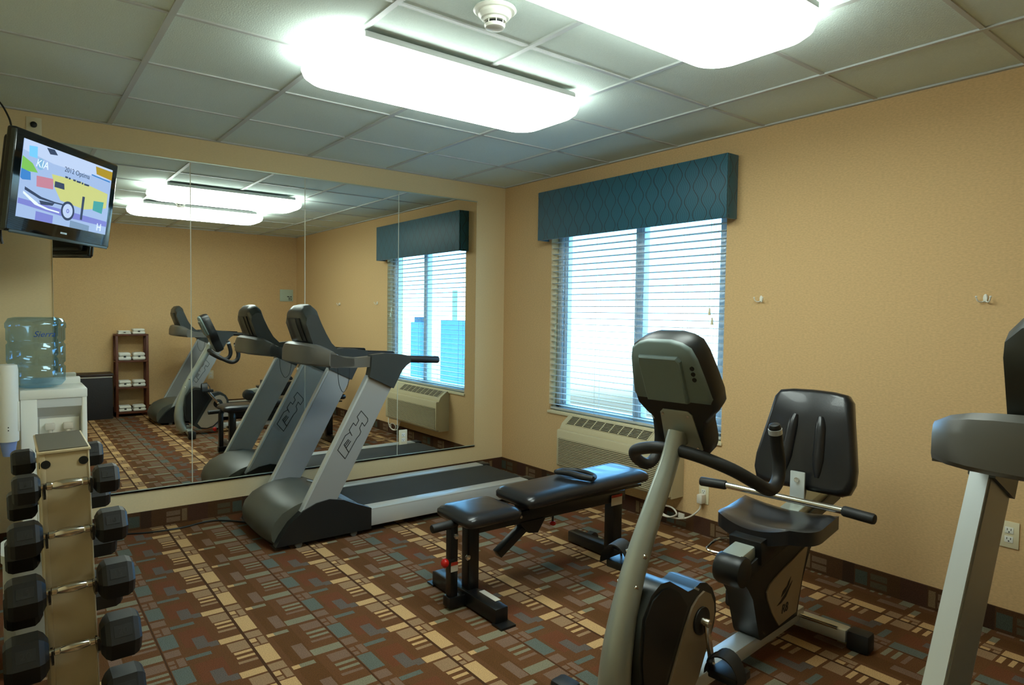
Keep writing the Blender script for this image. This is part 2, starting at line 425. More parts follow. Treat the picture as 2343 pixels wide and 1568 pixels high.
# ------------------------------------------------------------------ window
wn = thing('window_1', None, None, (.1, -1.43, WZ0)); wn['kind'] = 'structure'
fr = MB(); x0, x1 = .075, .13
fr.box(x0, x1, WY0 - .06, WY0, WZ0, WZ1, .004); fr.box(x0, x1, WY1, WY1 + .06, WZ0, WZ1, .004); fr.box(x0, x1, WY1, WY0, WZ0, .66, .004); fr.box(x0, x1, WY1, WY0, 2.06, WZ1, .004)
fr.box(x0 + .01, x1, WY0 - .11, WY0 - .065, .66, 2.06, .003); fr.box(x0 + .01, x1, WY1 + .065, WY1 + .10, .66, 2.06, .003)
fr.build('window_frame', M_FRAMEW, wn)
MB().box(x0 - .005, x1, -1.53, -1.45, .66, 2.06, .004).box(x0 - .01, x0, -1.475, -1.46, .66, 2.06).build('centre_mullion', M_FRAMEW, wn)
MB().box(.1, .104, -1.46, WY0 - .1, .66, 2.06).build('window_pane', M_PANE, wn, smooth=False)
MB().box(.108, .112, WY1 + .1, -1.53, .66, 2.06).build('window_pane', M_PANE, wn, smooth=False)
MB().box(.0, .075, WY1, WY0, WZ0 - .001, WZ0 + .004).build('window_sill', M_IVORY, wn, smooth=False)
MB().box(-.012, .0, WY1 - .01, WY0 + .01, WZ0 - .02, WZ0, .002).build('sill_edge', M_IVORY, wn)

bl = thing('window_blind', 'white horizontal slat blind hanging open in the window recess under the teal valance', 'blind', (.02, -1.43, .62))
sl = MB(); nsl = 31
for i in range(nsl):
    z = .655 + i * .0462
    sl.box(.006, .054, WY1 + .008, WY0 - .008, z - .0014, z + .0014, 0, rot=RY(math.radians(3)))
sl.build('slats', M_BLIND, bl, smooth=False)
MB().box(.008, .052, WY1 + .008, WY0 - .008, .617, .634, .003).build('bottom_rail', M_BLIND, bl)
MB().box(.004, .056, WY1 + .006, WY0 - .006, 2.07, 2.115, .003).build('head_rail', M_BLIND, bl)
cd = MB()
for y in (-.745, -1.13, -1.52, -1.92, -2.12):
    for x in (.005, .055): cd.cyl((x, y, .63), (x, y, 2.07), .0011, seg=6)
cd.build('ladder_cords', M_BLIND, bl)
for dz, dy in ((0, 0), (-.06, -.02)):
    k = MB().cyl((-.004, -2.13 + dy, 1.42 + dz), (-.004, -2.13 + dy, 2.09), .001, seg=6).build('pull_cord', M_BLIND, bl)
    MB().cyl((-.004, -2.13 + dy, 1.385 + dz), (-.004, -2.13 + dy, 1.43 + dz), .009, .004, seg=12).build('tassel', M_IVORY, k)

va = thing('window_valance', 'teal fabric box valance with dark ogee pattern above the window blind', 'valance', (0, -1.44, 1.96))
MB().box(-.108, -.088, -2.303, -.577, 1.96, 2.338, .004).build('front_board', M_VAL, va)
MB().box(-.088, 0, -2.303, -2.285, 1.96, 2.338, .003).build('end_board', M_VAL, va)
MB().box(-.088, 0, -.595, -.577, 1.96, 2.338, .003).build('end_board', M_VAL, va)
MB().box(-.088, 0, -2.285, -.595, 2.32, 2.338).build('top_board', mat('valance lining', (20, 46, 54), .7), va)

# buildings beyond the window, and the bright daylight
bd = thing('office_tower', 'narrow blue grey tower with stepped roof, seen in the mirror through the blind', 'building', (40, -71.5, -40), 'distant towers')
MB().box(40, 41.5, -74, -71.5, -40, .1).build('tower_body', M_BLDG, bd)
MB().box(40.2, 41.2, -73.4, -71.8, .1, .8).build('roof_plant', mat('roof plant', (60, 80, 90), .7), bd)
bd = thing('office_tower', 'wider blue grey tower with a thin mast behind, nearest the window edge', 'building', (40, -63, -40), 'distant towers')
MB().box(40, 41.5, -66.3, -60.5, -40, .5).build('tower_body', M_BLDG, bd)
MB().box(42, 42.4, -66.8, -66.2, -40, 4.3).build('mast', mat('mast stone', (150, 150, 120), .8), bd)

# ------------------------------------------------------------------ ceiling lamps
def rounded(x0, x1, y0, y1, rad, n=8):
    pts = []
    for cx, cy, a in ((x1 - rad, y1 - rad, 0), (x0 + rad, y1 - rad, 90), (x0 + rad, y0 + rad, 180), (x1 - rad, y0 + rad, 270)):
        for k in range(n + 1):
            t = math.radians(a + 90 * k / n); pts.append((cx + rad * math.cos(t), cy + rad * math.sin(t)))
    return pts
def lamp(x0, x1, y0, y1, label):
    t = thing('ceiling_light', label, 'ceiling light', ((x0 + x1) / 2, (y0 + y1) / 2, 2.36), 'wraparound ceiling lights')
    secs = []
    for z, ins, rad in ((2.436, .004, .12), (2.41, .0, .12), (2.385, .008, .12), (2.368, .028, .11), (2.358, .06, .09)):
        secs.append([(p[0], p[1], z) for p in rounded(x0 + ins, x1 - ins, y0 + ins, y1 - ins, rad)])
    MB().loft(secs).build('diffuser', M_LAMP, t)
    MB().box(x0 + .10, x1 - .10, y0 - .002, y1 + .002, 2.437, H, .002).build('housing', M_GRIDM, t)
    MB().box(x0 + .1, x1 - .1, y1 + .002, y1 + .008, 2.436, 2.456, .001).build('lens_rail', M_GRIDM, t)
    MB().box(x0 + .1, x1 - .1, y0 - .008, y0 - .002, 2.436, 2.456, .001).build('lens_rail', M_GRIDM, t)
lamp(-2.455, -1.15, -2.21, -1.70, 'long rounded white lit ceiling light nearer the mirror wall')
lamp(-2.455, -1.15, -3.42, -2.92, 'long rounded white lit ceiling light nearer the camera, beyond the smoke detector')

sd = thing('smoke_detector', 'round white smoke detector on the ceiling between the two lights', 'smoke detector', (-2.065, -2.665, H))
cx, cy = -2.065, -2.665
MB().lathe([(.075, H), (.078, H - .006), (.070, H - .012), (.062, H - .012)], (cx, cy, 0), 40).build('base_ring', M_WHITE, sd)
MB().lathe([(.058, H - .010), (.060, H - .022), (.050, H - .034), (.042, H - .036), (.040, H - .045)], (cx, cy, 0), 40).build('body', M_WHITE, sd)
MB().lathe([(.030, H - .045), (.030, H - .056)], (cx, cy, 0), 32).build('sensor_gap', M_INK, sd)
k = MB().lathe([(.037, H - .055), (.038, H - .058), (.034, H - .066), (.028, H - .068)], (cx, cy, 0), 32)
for i in range(8):
    a = 2 * PI * i / 8 + .3; k.cyl((cx + .036 * math.cos(a), cy + .036 * math.sin(a), H - .044), (cx + .036 * math.cos(a), cy + .036 * math.sin(a), H - .057), .002, seg=6)
k.build('cap', M_WHITE, sd)

# ------------------------------------------------------------------ wall bits
def outlet(o, xd, yd, label, dual=True, group=None, name='wall_outlet'):
    nz = Vector(xd).cross(Vector(yd))
    t = thing(name, label, 'outlet', o, group); o = Vector(o)
    Fm = frame(o, xd, yd)
    def slab(mb, x0, x1, y0, y1, z0, z1, bev=0):
        b2 = MB().box(x0, x1, y0, y1, z0, z1, bev); b2.bm.transform(Fm)
        me = bpy.data.meshes.new('t'); b2.bm.to_mesh(me); mb.bm.from_mesh(me); b2.bm.free(); bpy.data.meshes.remove(me)
    a = MB(); slab(a, -.036, .036, -.058, .058, 0, .006, .002); a.build('cover_plate', M_IVORY, t)
    for s in ((-1, 1) if dual else (0,)):
        a = MB(); slab(a, -.016, .016, s * .02 - .014, s * .02 + .014, .006, .0085, .002); rc = a.build('receptacle', M_WHITE, t)
        a = MB(); slab(a, -.008, -.0055, s * .02 - .001, s * .02 + .008, .0084, .009); slab(a, .0055, .008, s * .02 - .001, s * .02 + .008, .0084, .009); slab(a, -.0025, .0025, s * .02 - .010, s * .02 - .005, .0084, .009)
        a.build('slots', M_INK, rc)
    return t
outlet((0, -3.706, .44), (0, -1, 0), (0, 0, 1), 'ivory duplex outlet on the amber wall right of the nearer treadmill upright')
ot = outlet((0, -2.125, .255), (0, -1, 0), (0, 0, 1), 'ivory outlet with a plug in it, between air conditioner and bike seat')
outlet((-.99, -.0075, .388), (1, 0, 0), (0, 0, 1), 'small ivory outlet set in the lower edge of the mirror')
outlet((-1.21, YB, .47), (-1, 0, 0), (0, 0, 1), 'ivory outlet on the rear wall, seen only in the mirror')

pg = thing('power_cord', 'white plug and looped cord below the air conditioner', 'cord', (-.03, -2.12, .0))
MB().box(-.052, -.0085, -2.145, -2.105, .205, .262, .006).build('plug', M_CORDW, pg)
MB().tube([(-.03, -2.122, .21), (-.035, -2.12, .17), (-.05, -2.09, .13), (-.06, -2.05, .10), (-.07, -2.0, .082), (-.08, -1.93, .075), (-.085, -1.87, .085), (-.085, -1.85, .12), (-.085, -1.89, .142), (-.085, -1.95, .14), (-.09, -1.985, .11), (-.09, -1.93, .078), (-.09, -1.86, .078), (-.09, -1.80, .10), (-.085, -1.77, .15), (-.07, -1.76, .195)], .0055, 10, 6).build('cable', M_CORDW, pg)
MB().box(-.074, -.066, -2.03, -1.985, .088, .118).build('cord_tag', M_LABELW, pg)

def hook(y, z, label):
    t = thing('coat_hook', label, 'hook', (0, y, z), 'coat hooks on the amber wall')
    MB().lathe([(.011, 0), (.013, .003), (.009, .008)], (0, 0, 0), 20, axis=(-1, 0, 0)).rotated(RX(0), (0, 0, 0)).build('back_plate', M_WHITE, None)
    o = C.objects[-1]; o.parent = t; o.data.transform(Matrix.Diagonal((1, .75, 1.5, 1)))
    for s in (-1, 1):
        MB().tube([(-.006, y + s * .003, z - .012), (-.014, y + s * .012, z - .017), (-.026, y + s * .022, z - .012), (-.032, y + s * .027, z + .004)], .003, 8, 4).build('prong', M_WHITE, t)
        MB().sph((-.032, y + s * .027, z + .006), .005, seg=10).build('prong_tip', M_WHITE, t)
hook(-2.479, 1.483, 'white double coat hook nearest the window')
hook(-3.578, 1.475, 'white double coat hook high on the wall above the nearer treadmill')

cp = thing('cable_outlet', 'beige cable plate with a black port under the ceiling, above the television', 'wall plate', (-3.323, 0, 2.42))
MB().box(-3.36, -3.288, -.006, 0, 2.345, 2.44, .002).build('cover_plate', M_IVORY, cp)
MB().lathe([(.016, 0), (.016, .012), (.010, .016)], (-3.325, -.006, 2.398), 20, axis=(0, -1, 0)).build('port', M_BLACK, cp)

sg = thing('notice_sign', 'small pale square sign with dark writing, seen in the mirror on the rear wall', 'sign', (-.153, YB, 1.6))
MB().box(-.25, -.056, YB, YB + .006, 1.515, 1.69, .001).build('board', M_SIGN, sg)
tx = MB()
for i, ln in enumerate(((.0, .026, .034, .07), (.0, .012, .018, .05), (.0, .02, .026, .048))):
    z = 1.585 - i * .022
    for k in range(0, 4, 2): tx.box(-.075 - ln[k + 1], -.075 - ln[k], YB + .006, YB + .0065, z - .006, z + .006)
tx.build('writing', M_INK, sg)

# ------------------------------------------------------------------ air conditioner
ac = thing('air_conditioner', 'beige through-wall air conditioner with ribbed front below the window', 'air conditioner', (-.07, -1.43, .2))
Y0, Y1 = -1.965, -.893
MB().prism([(0, .205), (-.12, .205), (-.12, .505), (-.10, .545), (-.03, .598), (0, .60)], Y0, Y1, 'y', .006).build('case', M_PTAC, ac)
MB().prism([(-.12, .222), (-.146, .222), (-.150, .235), (-.150, .492), (-.143, .502), (-.12, .502)], Y0 + .002, Y1 - .002, 'y', .003).build('front_panel', M_PTAC, ac)
gr = MB()
gr.box(-.1495, -.1515, Y0 + .05, Y1 - .02, .236, .44); gg = gr.build('intake_gap', M_DARKG, ac, smooth=False)
gr = MB()
for i in range(17): gr.box(-.156, -.150, Y0 + .05, Y1 - .018, .238 + i * .0121, .238 + i * .0121 + .0066, .001)
gr.build('intake_louvres', M_PTAC, ac)
dx, dz = -.07, -.053  # slope of the top, from rear to front
nrm = Vector((-.053, 0, .07)).normalized()
top = MB(); top.prism([(-.101, .5445), (-.036, .594), (-.0366, .5952), (-.1018, .5458)], -1.74, Y1 - .05, 'y'); top.build('outlet_gap', M_DARKG, ac, smooth=False)
top = MB()
for k in range(10):
    y = -1.74 + k * (1.74 + Y1 - .05) / 9; top.bar((-.0370, y, .5952), (-.1022, y, .5455), .008, .006, up=nrm)
for k in range(7):
    t_ = k / 6; top.bar((-.0370 - .0652 * t_, -1.745, .5952 - .0497 * t_), (-.0370 - .0652 * t_, Y1 - .045, .5952 - .0497 * t_), .0036, .005, up=nrm)
top.build('outlet_grille', M_PTAC, ac)

# ------------------------------------------------------------------ treadmills
def treadmill():
    t = thing('treadmill', 'treadmill with olive grey hood standing against the mirror wall', 'treadmill', (-1.3, -.56, 0))
    yn, yf = -.905, -.215
    side = [(-2.275, .03), (-2.245, .085), (-2.192, .155), (-2.115, .215), (-2.038, .247), (-1.957, .258), (-1.87, .240), (-1.78, .198), (-1.688, .160), (-1.688, .03)]
    for y0, y1 in ((yn, yn + .055), (yf - .055, yf)):
        sp_ = MB().prism(side, y0, y1, 'y', .006, 2, .6).build('side_cover', M_BLACK, t)
    cov = [(-2.285, .028), (-2.31, .06), (-2.315, .11), (-2.295, .165), (-2.25, .215), (-2.18, .25), (-2.09, .272), (-1.99, .277), (-1.89, .258), (-1.79, .212), (-1.70, .150), (-1.70, .05)]
    secs = []
    for k in range(13):
        s_ = -1 + 2 * k / 12; y = (yn + yf) / 2 + s_ * .292
        e = abs(s_) ** 3
        secs.append([(p[0] + .03 * e * (1 if p[0] < -2.1 else .3), y, p[1] - .014 * e * (p[1] / .27)) for p in cov])
    MB().loft(secs).build('motor_hood', M_HOOD, t)
    MB().lathe([(.03, 0), (.032, .003), (.026, .006)], (0, 0, 0), 24).build('hood_badge', M_ALU, None)
    o = C.objects[-1]; o.parent = t; o.data.transform(Matrix.Diagonal((1.2, .6, 1, 1))); o.data.transform(Matrix.Rotation(.38, 4, 'Y')); o.data.transform(Matrix.Translation((-1.895 + 1.3, -.45 + .56, .2585)))
    for y0, y1, wy in ((yn + .005, yn + .105, yn), (yf - .105, yf - .005, yf)):
        MB().box(-1.69, -.42, y0, y1, .045, .152, .006).box(-1.69, -.43, y0, y1, .146, .156, .003).build('side_rail', M_ALU, t)
        MB().box(-.43, -.36, y0 - .002, y1 + .002, .03, .158, .008).build('rail_end_cap', M_BLACK, t)
    MB().box(-1.75, -.39, yn + .10, yf - .10, .118, .150, .01).build('belt', M_BELT, t)
    MB().cyl((-.40, yn + .10, .115), (-.40, yf - .10, .115), .03).build('rear_roller', M_BLACKS, t)
    MB().box(-1.69, -.5, yn + .12, yf - .12, .05, .11).build('deck_frame', M_BLACKS, t)
    for x in (-2.14, -1.80):
        for y in (yn + .02, yf - .02): MB().cyl((x, y - .012, .022), (x, y + .012, .022), .022, seg=18, bev=.003).build('wheel', mat('grey castor', (80, 80, 76), .5), t)
    for x in (-.55,):
        for y in (yn + .05, yf - .05): MB().cyl((x, y, 0), (x, y, .05), .022, .018, seg=16).build('foot', M_RUBBER, t)
    up = [(-2.115, .205), (-1.925, .215), (-1.545, .915), (-1.695, .985)]
    for y0, sgn in ((-.895, -1), (-.275, 1)):
        pst = MB().prism(up, y0, y0 + .05, 'y', .005, 2, .6)
        p = pst.build('upright', M_SILVER, t)
        MB().prism([(-2.127, .205), (-2.112, .205), (-1.692, .985), (-1.706, .990)], y0 + .004, y0 + .046, 'y', .002).build('edge_strip', M_ALU, p)
        # outlined block lettering running up the post
        LG = [(-1.755, .770), (-1.712, .720), (-1.712, .702), (-1.733, .674), (-1.749, .697), (-1.765, .665), (-1.757, .642), (-1.764, .625), (-1.783, .605), (-1.832, .527), (-1.858, .488), (-1.905, .545), (-1.857, .628), (-1.827, .645), (-1.815, .624), (-1.828, .650), (-1.832, .660), (-1.806, .700), (-1.790, .682), (-1.771, .713), (-1.781, .736)]
        yy = y0 - .0004 if sgn < 0 else y0 + .0504
        lg = MB().strip([(x, yy, z) for x, z in LG], .0042, (0, sgn, 0), True)
        for seg_ in ([(-1.836, .525), (-1.865, .573), (-1.838, .602)], [(-1.852, .552), (-1.823, .590)], [(-1.857, .566), (-1.832, .596)]):
            lg.strip([(x, yy, z) for x, z in seg_], .005, (0, sgn, 0))
        lg.build('outlined_lettering', M_INK, p, smooth=False)
    br = [(-1.695, 1.112), (-1.60, 1.120), (-1.50, 1.112), (-1.425, 1.098), (-1.425, 1.058), (-1.455, 1.040), (-1.485, 1.010), (-1.51, .965), (-1.545, .898), (-1.71, .978), (-1.70, 1.03)]
    for y0, yc in ((-.915, -.885), (-.285, -.250)):
        MB().prism(br, y0, y0 + .06, 'y', .008, 2, .6).build('handrail_bracket', M_CONSD, t)
        MB().cyl((-1.44, yc, 1.078), (-1.205, yc, 1.066), .0225, seg=20, bev=.007).build('handrail_grip', M_RUBBER, t)
    # lower console tray, U shaped around the walker
    prof = [(-2.050, 1.050), (-2.066, 1.062), (-2.064, 1.13), (-2.050, 1.168), (-2.025, 1.182), (-1.98, 1.176), (-1.93, 1.145), (-1.86, 1.105), (-1.80, 1.095), (-1.80, 1.045), (-1.95, 1.038)]
    secs = []
    for k in range(15):
        s_ = -1 + 2 * k / 14; y = -.56 + s_ * .335; e = abs(s_) ** 5
        secs.append([(p[0] + .13 * e * max(0, min(1, (-1.90 - p[0]) / .2)), y, p[1] - .05 * e * max(0, (p[1] - 1.09)) / .1) for p in prof])
    MB().loft(secs).build('console_tray', M_CONS, t)
    for y0 in (-.895, -.285):
        MB().prism([(-1.95, 1.042), (-1.95, 1.125), (-1.86, 1.106), (-1.78, 1.096), (-1.68, 1.102), (-1.66, 1.10), (-1.66, 1.038), (-1.80, 1.036)], y0, y0 + .06, 'y', .008, 2, .6).build('console_arm', M_CONS, t)
    MB().cyl((-1.80, -.56, 1.098), (-1.80, -.56, 1.108), .018, seg=20, bev=.003).build('stop_button', M_RED, t)
    MB().box(-1.84, -1.79, -.63, -.49, 1.09, 1.101, .003).build('key_pad', mat('pale key pad', (150, 160, 160), .3), t)
    # monitor
    mp = [(-1.995, 1.17), (-2.035, 1.27), (-2.052, 1.335), (-2.047, 1.38), (-2.022, 1.41), (-1.99, 1.418), (-1.962, 1.395), (-1.945, 1.34), (-1.915, 1.255), (-1.88, 1.18), (-1.83, 1.13), (-1.76, 1.10), (-1.86, 1.09), (-1.96, 1.12)]
    secs = []
    for k in range(13):
        s_ = -1 + 2 * k / 12; y = -.56 + s_ * .18; e = abs(s_) ** 5
        secs.append([(p[0] + .012 * e * (1 if p[0] < -2.0 else 0), y, p[1] - .055 * e * max(0, (p[1] - 1.2) / .2)) for p in mp])
    MB().loft(secs).build('monitor', M_CONSD, t)
    MB().prism([(-2.008, 1.19), (-2.041, 1.27), (-2.058, 1.33), (-2.050, 1.33), (-2.030, 1.27), (-2.0, 1.19)], -.66, -.46, 'y', .002).build('back_plate', M_BLACK, t)
    MB().prism([(-2.012, 1.19), (-2.045, 1.27), (-2.062, 1.325), (-2.055, 1.325), (-2.035, 1.27), (-2.005, 1.19)], -.60, -.52, 'y', .002).build('cable_cover', M_HOOD, t)
    MB().box(-1.925, -1.915, -.70, -.42, 1.19, 1.33, .002, rot=RY(math.radians(-22))).build('display', mat('display glass', (14, 18, 24), .08), t)
    MB().box(-1.79, -1.73, -.60, -.53, 1.015, 1.038, .004).build('key_holder', M_BLACK, t)
    MB().tube([(-1.77, -.575, 1.02), (-1.765, -.575, .92), (-1.745, -.57, .865), (-1.725, -.565, .85), (-1.70, -.56, .88), (-1.685, -.56, .95), (-1.68, -.555, 1.03)], .002, 6, 6).build('safety_cord', M_INK, t)
    MB().box(-2.09, -2.0, -.90, -.22, .06, .12).build('base_beam', M_BLACKS, t)
    return t
tm = treadmill()
tm2 = copy_tree(tm); tm2.location = (-1.3 + .21, -.56 - 3.775, 0)
tm2['label'] = 'nearer treadmill at the rear wall, its pale upright and console cut by the photo edge'
tm['group'] = tm2['group'] = 'matching treadmills'

# ------------------------------------------------------------------ bench
bn = thing('weight_bench', 'black adjustable weight bench with split vinyl pads on the carpet', 'weight bench', (-1.25, -2.07, 0))
yc = -2.07
def pad(x0, x1, hw, z0, z1, name, tilt=0):
    rings = []
    for z, ins, rad in ((z0, .012, .03), (z0 + .012, 0, .04), (z0 + (z1 - z0) * .55, 0, .04), (z1 - .012, .012, .04), (z1 - .003, .03, .04), (z1, .06, .04)):
        rings.append([(p[0], p[1], z) for p in rounded(x0 + ins, x1 - ins, yc - hw + ins, yc + hw - ins, rad, 6)])
    mb = MB().loft(rings)
    if tilt: mb.rotated(RY(tilt), (x0, yc, z0))
    return mb.build(name, M_VINYL, bn, ang=60)
pad(-1.85, -1.53, .15, .405, .462, 'seat_pad', 0)
pad(-1.50, -.62, .15, .435, .497, 'back_pad', -.02)
k = MB()
k.box(-1.80, -1.55, yc - .10, yc + .10, .392, .405).box(-1.47, -.66, yc - .11, yc + .11, .422, .435)
k.build('pad_boards', M_BLACKS, bn, smooth=False)
MB().bar((-1.72, yc, .365), (-.70, yc, .36), .06, .06, .004).build('main_beam', M_BLACKS, bn)
MB().bar((-1.46, yc, .41), (-.80, yc, .425), .045, .03, .003).build('pad_support_bar', M_BLACKS, bn)
k = MB().box(-1.768, -1.708, yc - .03, yc + .03, .06, .39, .004); k.build('front_post', M_BLACKS, bn)
k = MB().box(-1.862, -1.822, yc - .022, yc + .022, .06, .40, .004); k.build('seat_slider_post', M_BLACKS, bn)
MB().box(-.80, -.73, yc - .035, yc + .035, .05, .37, .004).build('rear_post', M_BLACKS, bn)
MB().box(-1.785, -1.715, yc - .27, yc + .27, .008, .075, .005).box(-1.87, -1.76, yc - .03, yc + .03, .012, .06, .003).box(-1.79, -1.71, yc + .25, yc + .31, .002, .010).box(-1.79, -1.71, yc - .32, yc - .25, 0, .010).build('front_foot', M_BLACKS, bn)
MB().box(-.795, -.725, yc - .22, yc + .34, .008, .07, .005).build('rear_foot', M_BLACKS, bn)
for y in (yc + .24,): MB().cyl((-.69, y - .02, .036), (-.69, y + .02, .036), .036, seg=20, bev=.003).build('transport_wheel', M_RUBBER, bn)
MB().bar((-1.33, yc, .36), (-1.58, yc, .20), .045, .04, .003).build('angle_strut', M_BLACKS, bn)
MB().prism([(-1.47, .34), (-1.30, .34), (-1.35, .27), (-1.41, .28)], yc - .035, yc + .035, 'y', .004).build('pivot_plate', M_BLACKS, bn)
MB().cyl((-1.82, yc - .005, .40), (-1.955, yc - .005, .395), .02, seg=18, bev=.006).build('lift_handle', M_RUBBER, bn)
k = MB().cyl((-1.84, yc - .02, .235), (-1.875, yc - .02, .232), .008); k.build('pin_shaft', M_BLACKS, bn)
MB().sph((-1.892, yc - .02, .230), .021, (.9, 1, 1)).build('pull_knob', M_RED, bn)
MB().cyl((-1.22, yc, .33), (-1.22, yc, .295), .006).build('pin_shaft', M_BLACKS, bn)
MB().sph((-1.22, yc, .285), .018, (1, 1, .7)).build('pull_knob', M_RED, bn)
for x, z, q_ in ((-1.836, .345, -.021), (-1.775, .235, -.029)): MB().cyl((x, yc + q_, z), (x, yc + q_ - .010, z), .013, seg=16, bev=.002).build('bolt', M_CHROME, bn)
MB().cyl((-1.47, yc - .04, .375), (-1.47, yc - .05, .375), .008, seg=12).build('bolt', M_CHROME, bn)
MB().box(-1.861, -1.823, yc - .0235, yc - .022, .18, .225).build('warning_label', M_LABELW, bn, smooth=False)
MB().box(-1.861, -1.823, yc - .0245, yc - .0235, .21, .225).build('label_stripe', M_LABELR, bn, smooth=False)
k = MB().box(-.82, -.735, yc - .037, yc - .0352, .315, .375).build('warning_label', M_LABELW, bn, smooth=False)
MB().box(-.82, -.735, yc - .038, yc - .037, .360, .375).build('label_stripe', M_LABELR, bn, smooth=False)
MB().box(-1.735, -1.705, yc - .20, yc - .07, .0752, .0765).build('foot_label', M_LABELW, bn, smooth=False)

gp = thing('foam_roller_grip', 'black curved grip pad lying on the back of the weight bench', 'grip', (-1.05, -2.05, .50))
gp.name = 'massage_grip'
R0 = .526
MB().tube([(-1.13, -1.985, R0), (-1.10, -2.06, R0 + .004), (-1.085, -2.14, R0), (-1.06, -2.20, R0 - .002)], [.012, .016, .018, .014], 12, 6).build('handle', M_RUBBER, gp)
MB().tube([(-1.13, -1.985, R0), (-1.07, -1.975, R0), (-1.02, -2.02, R0), (-1.00, -2.09, R0), (-1.02, -2.17, R0), (-1.06, -2.20, R0 - .002)], .012, 10, 6).build('loop', M_RUBBER, gp)

# ------------------------------------------------------------------ recumbent bike, built along +x from the stem then turned
bk = thing('exercise_bike', 'silver and black recumbent exercise bike with padded seat and tall console', 'exercise bike', (0, 0, 0))
stem = [(.0, 0, .985), (-.042, 0, .88), (-.132, 0, .73), (-.212, 0, .585), (-.265, 0, .45), (-.297, 0, .33), (-.310, 0, .22), (-.300, 0, .12), (-.26, 0, .045)]
MB().tube(stem, [.028, .031, .034, .038, .043, .048, .052, .050, .042], 24, 6).build('stem', M_PEWTER, bk)
MB().tube([(-.2125, 0, .583), (-.2150, 0, .579)], .0376, 24).build('stem_joint', M_BLACKS, bk)
for t0 in ((-.190, .628), (-.232, .540)):
    for a in (-1.0, .0, 1.0):
        d = Vector((-math.cos(a), -math.sin(a) * 1.0, -.35)); d.normalize()
        c = Vector((t0[0], 0, t0[1])) + d * .0375
        MB().cyl(c, c + d * .009, .009, .007, seg=14, bev=.001).build('bolt', M_CHROME, bk)
shell = [(-.235, .46), (-.19, .52), (-.14, .545), (-.09, .54), (-.03, .505), (.02, .475), (.06, .475), (.095, .485), (.135, .475), (.175, .445), (.20, .40), (.205, .35), (.19, .295), (.155, .235), (.10, .135), (.05, .085), (-.02, .06), (-.10, .07), (-.17, .12), (-.235, .22), (-.25, .34)]
shell = [(a - .022, b_ - .022 * min(1, b_ / .4)) for a, b_ in shell]
MB().prism(shell, -.062, .062, 'y', .022, 3, .2).build('flywheel_cover', M_CONSD, bk, ang=50)
dk = [(-.225, .455), (-.185, .505), (-.135, .525), (-.09, .52), (-.04, .49), (.01, .43), (-.03, .36), (-.10, .24), (-.15, .13), (-.22, .20), (-.235, .32)]
sd2 = [(.075, .435), (.115, .445), (.155, .425), (.178, .385), (.182, .345), (.165, .29), (.13, .235), (.085, .15), (.04, .105), (-.02, .085), (-.08, .095), (-.115, .14), (-.06, .24), (.0, .35), (.04, .41)]
dk = [(a - .022, b_ - .022) for a, b_ in dk]; sd2 = [(a - .022, b_ - .015) for a, b_ in sd2]
for s in (-1, 1):
    MB().prism(dk, s * .058, s * .068, 'y', .003).build('side_recess', M_BLACK, bk)
    MB().prism(sd2, s * .058, s * .070, 'y', .003).build('side_panel', M_GREYP, bk)
    MB().cyl((.070, s * .068, .335), (.070, s * .078, .335), .048, seg=32, bev=.003).build('crank_disc', M_BLACK, bk)
MB().cyl((.070, -.105, .335), (.070, .105, .335), .014, seg=18, bev=.002).build('crank_axle', M_CHROME, bk)
MB().box(.035, .065, -.0645, -.0625, .445, .452, rot=RY(.5)).build('latch', M_ALU, bk)
for s, (px, pz) in ((-1, (.100, .178)), (1, (-.045, .495))):
    a = MB().bar((.070, s * .092, .335), (px, s * .100, pz), .012, .026, .004, up=(1, 0, 0)).build('crank_arm', M_CHROME, bk)
    p = MB().box(px - .05, px + .05, s * .112, s * .215, pz - .014, pz + .014, .005).build('pedal', M_BLACK, bk)
    MB().cyl((px, s * .10, pz), (px, s * .21, pz), .012, seg=14).build('spindle', M_CHROME, p)
    st = MB()
    for yy in (s * .12, s * .19):
        st.tube([(px - .045, s * .112, pz), (px - .05, s * .115, pz + .05), (px - .02, s * .155, pz + .08), (px + .01, s * .195, pz + .05), (px + .02, s * .2, pz)], .004, 6, 4)
        break
    st.loft([[(px - .065 + e_, s * .106 + s * .125 * (.5 - .5 * math.cos(q)), pz + hh * math.sin(q)) for e_, hh in ((0, .075), (0, .080), (.055, .090), (.055, .085))] for q in [PI * i / 14 for i in range(15)]])
    st.build('toe_strap', M_RUBBER, p)
# floor frame
MB().box(.02, .98, -.04, .04, .05, .105, .006).build('floor_rail', M_ALU, bk)
MB().box(-.25, -.19, -.24, .24, .02, .07, .01).build('front_stabiliser', M_PEWTER, bk)
MB().box(.94, 1.005, -.23, .23, .02, .075, .01).build('rear_stabiliser', M_ALU, bk)
MB().cyl((.93, -.20, .08), (.93, -.02, .08), .008).build('stabiliser_rod', M_CHROME, bk)
for x, e in ((-.22, .24), (.9725, .23)):
    for s in (-1, 1): MB().box(x - .037, x + .037, s * e, s * (e + .09), 0, .082, .014).build('rubber_foot', M_RUBBER, bk)
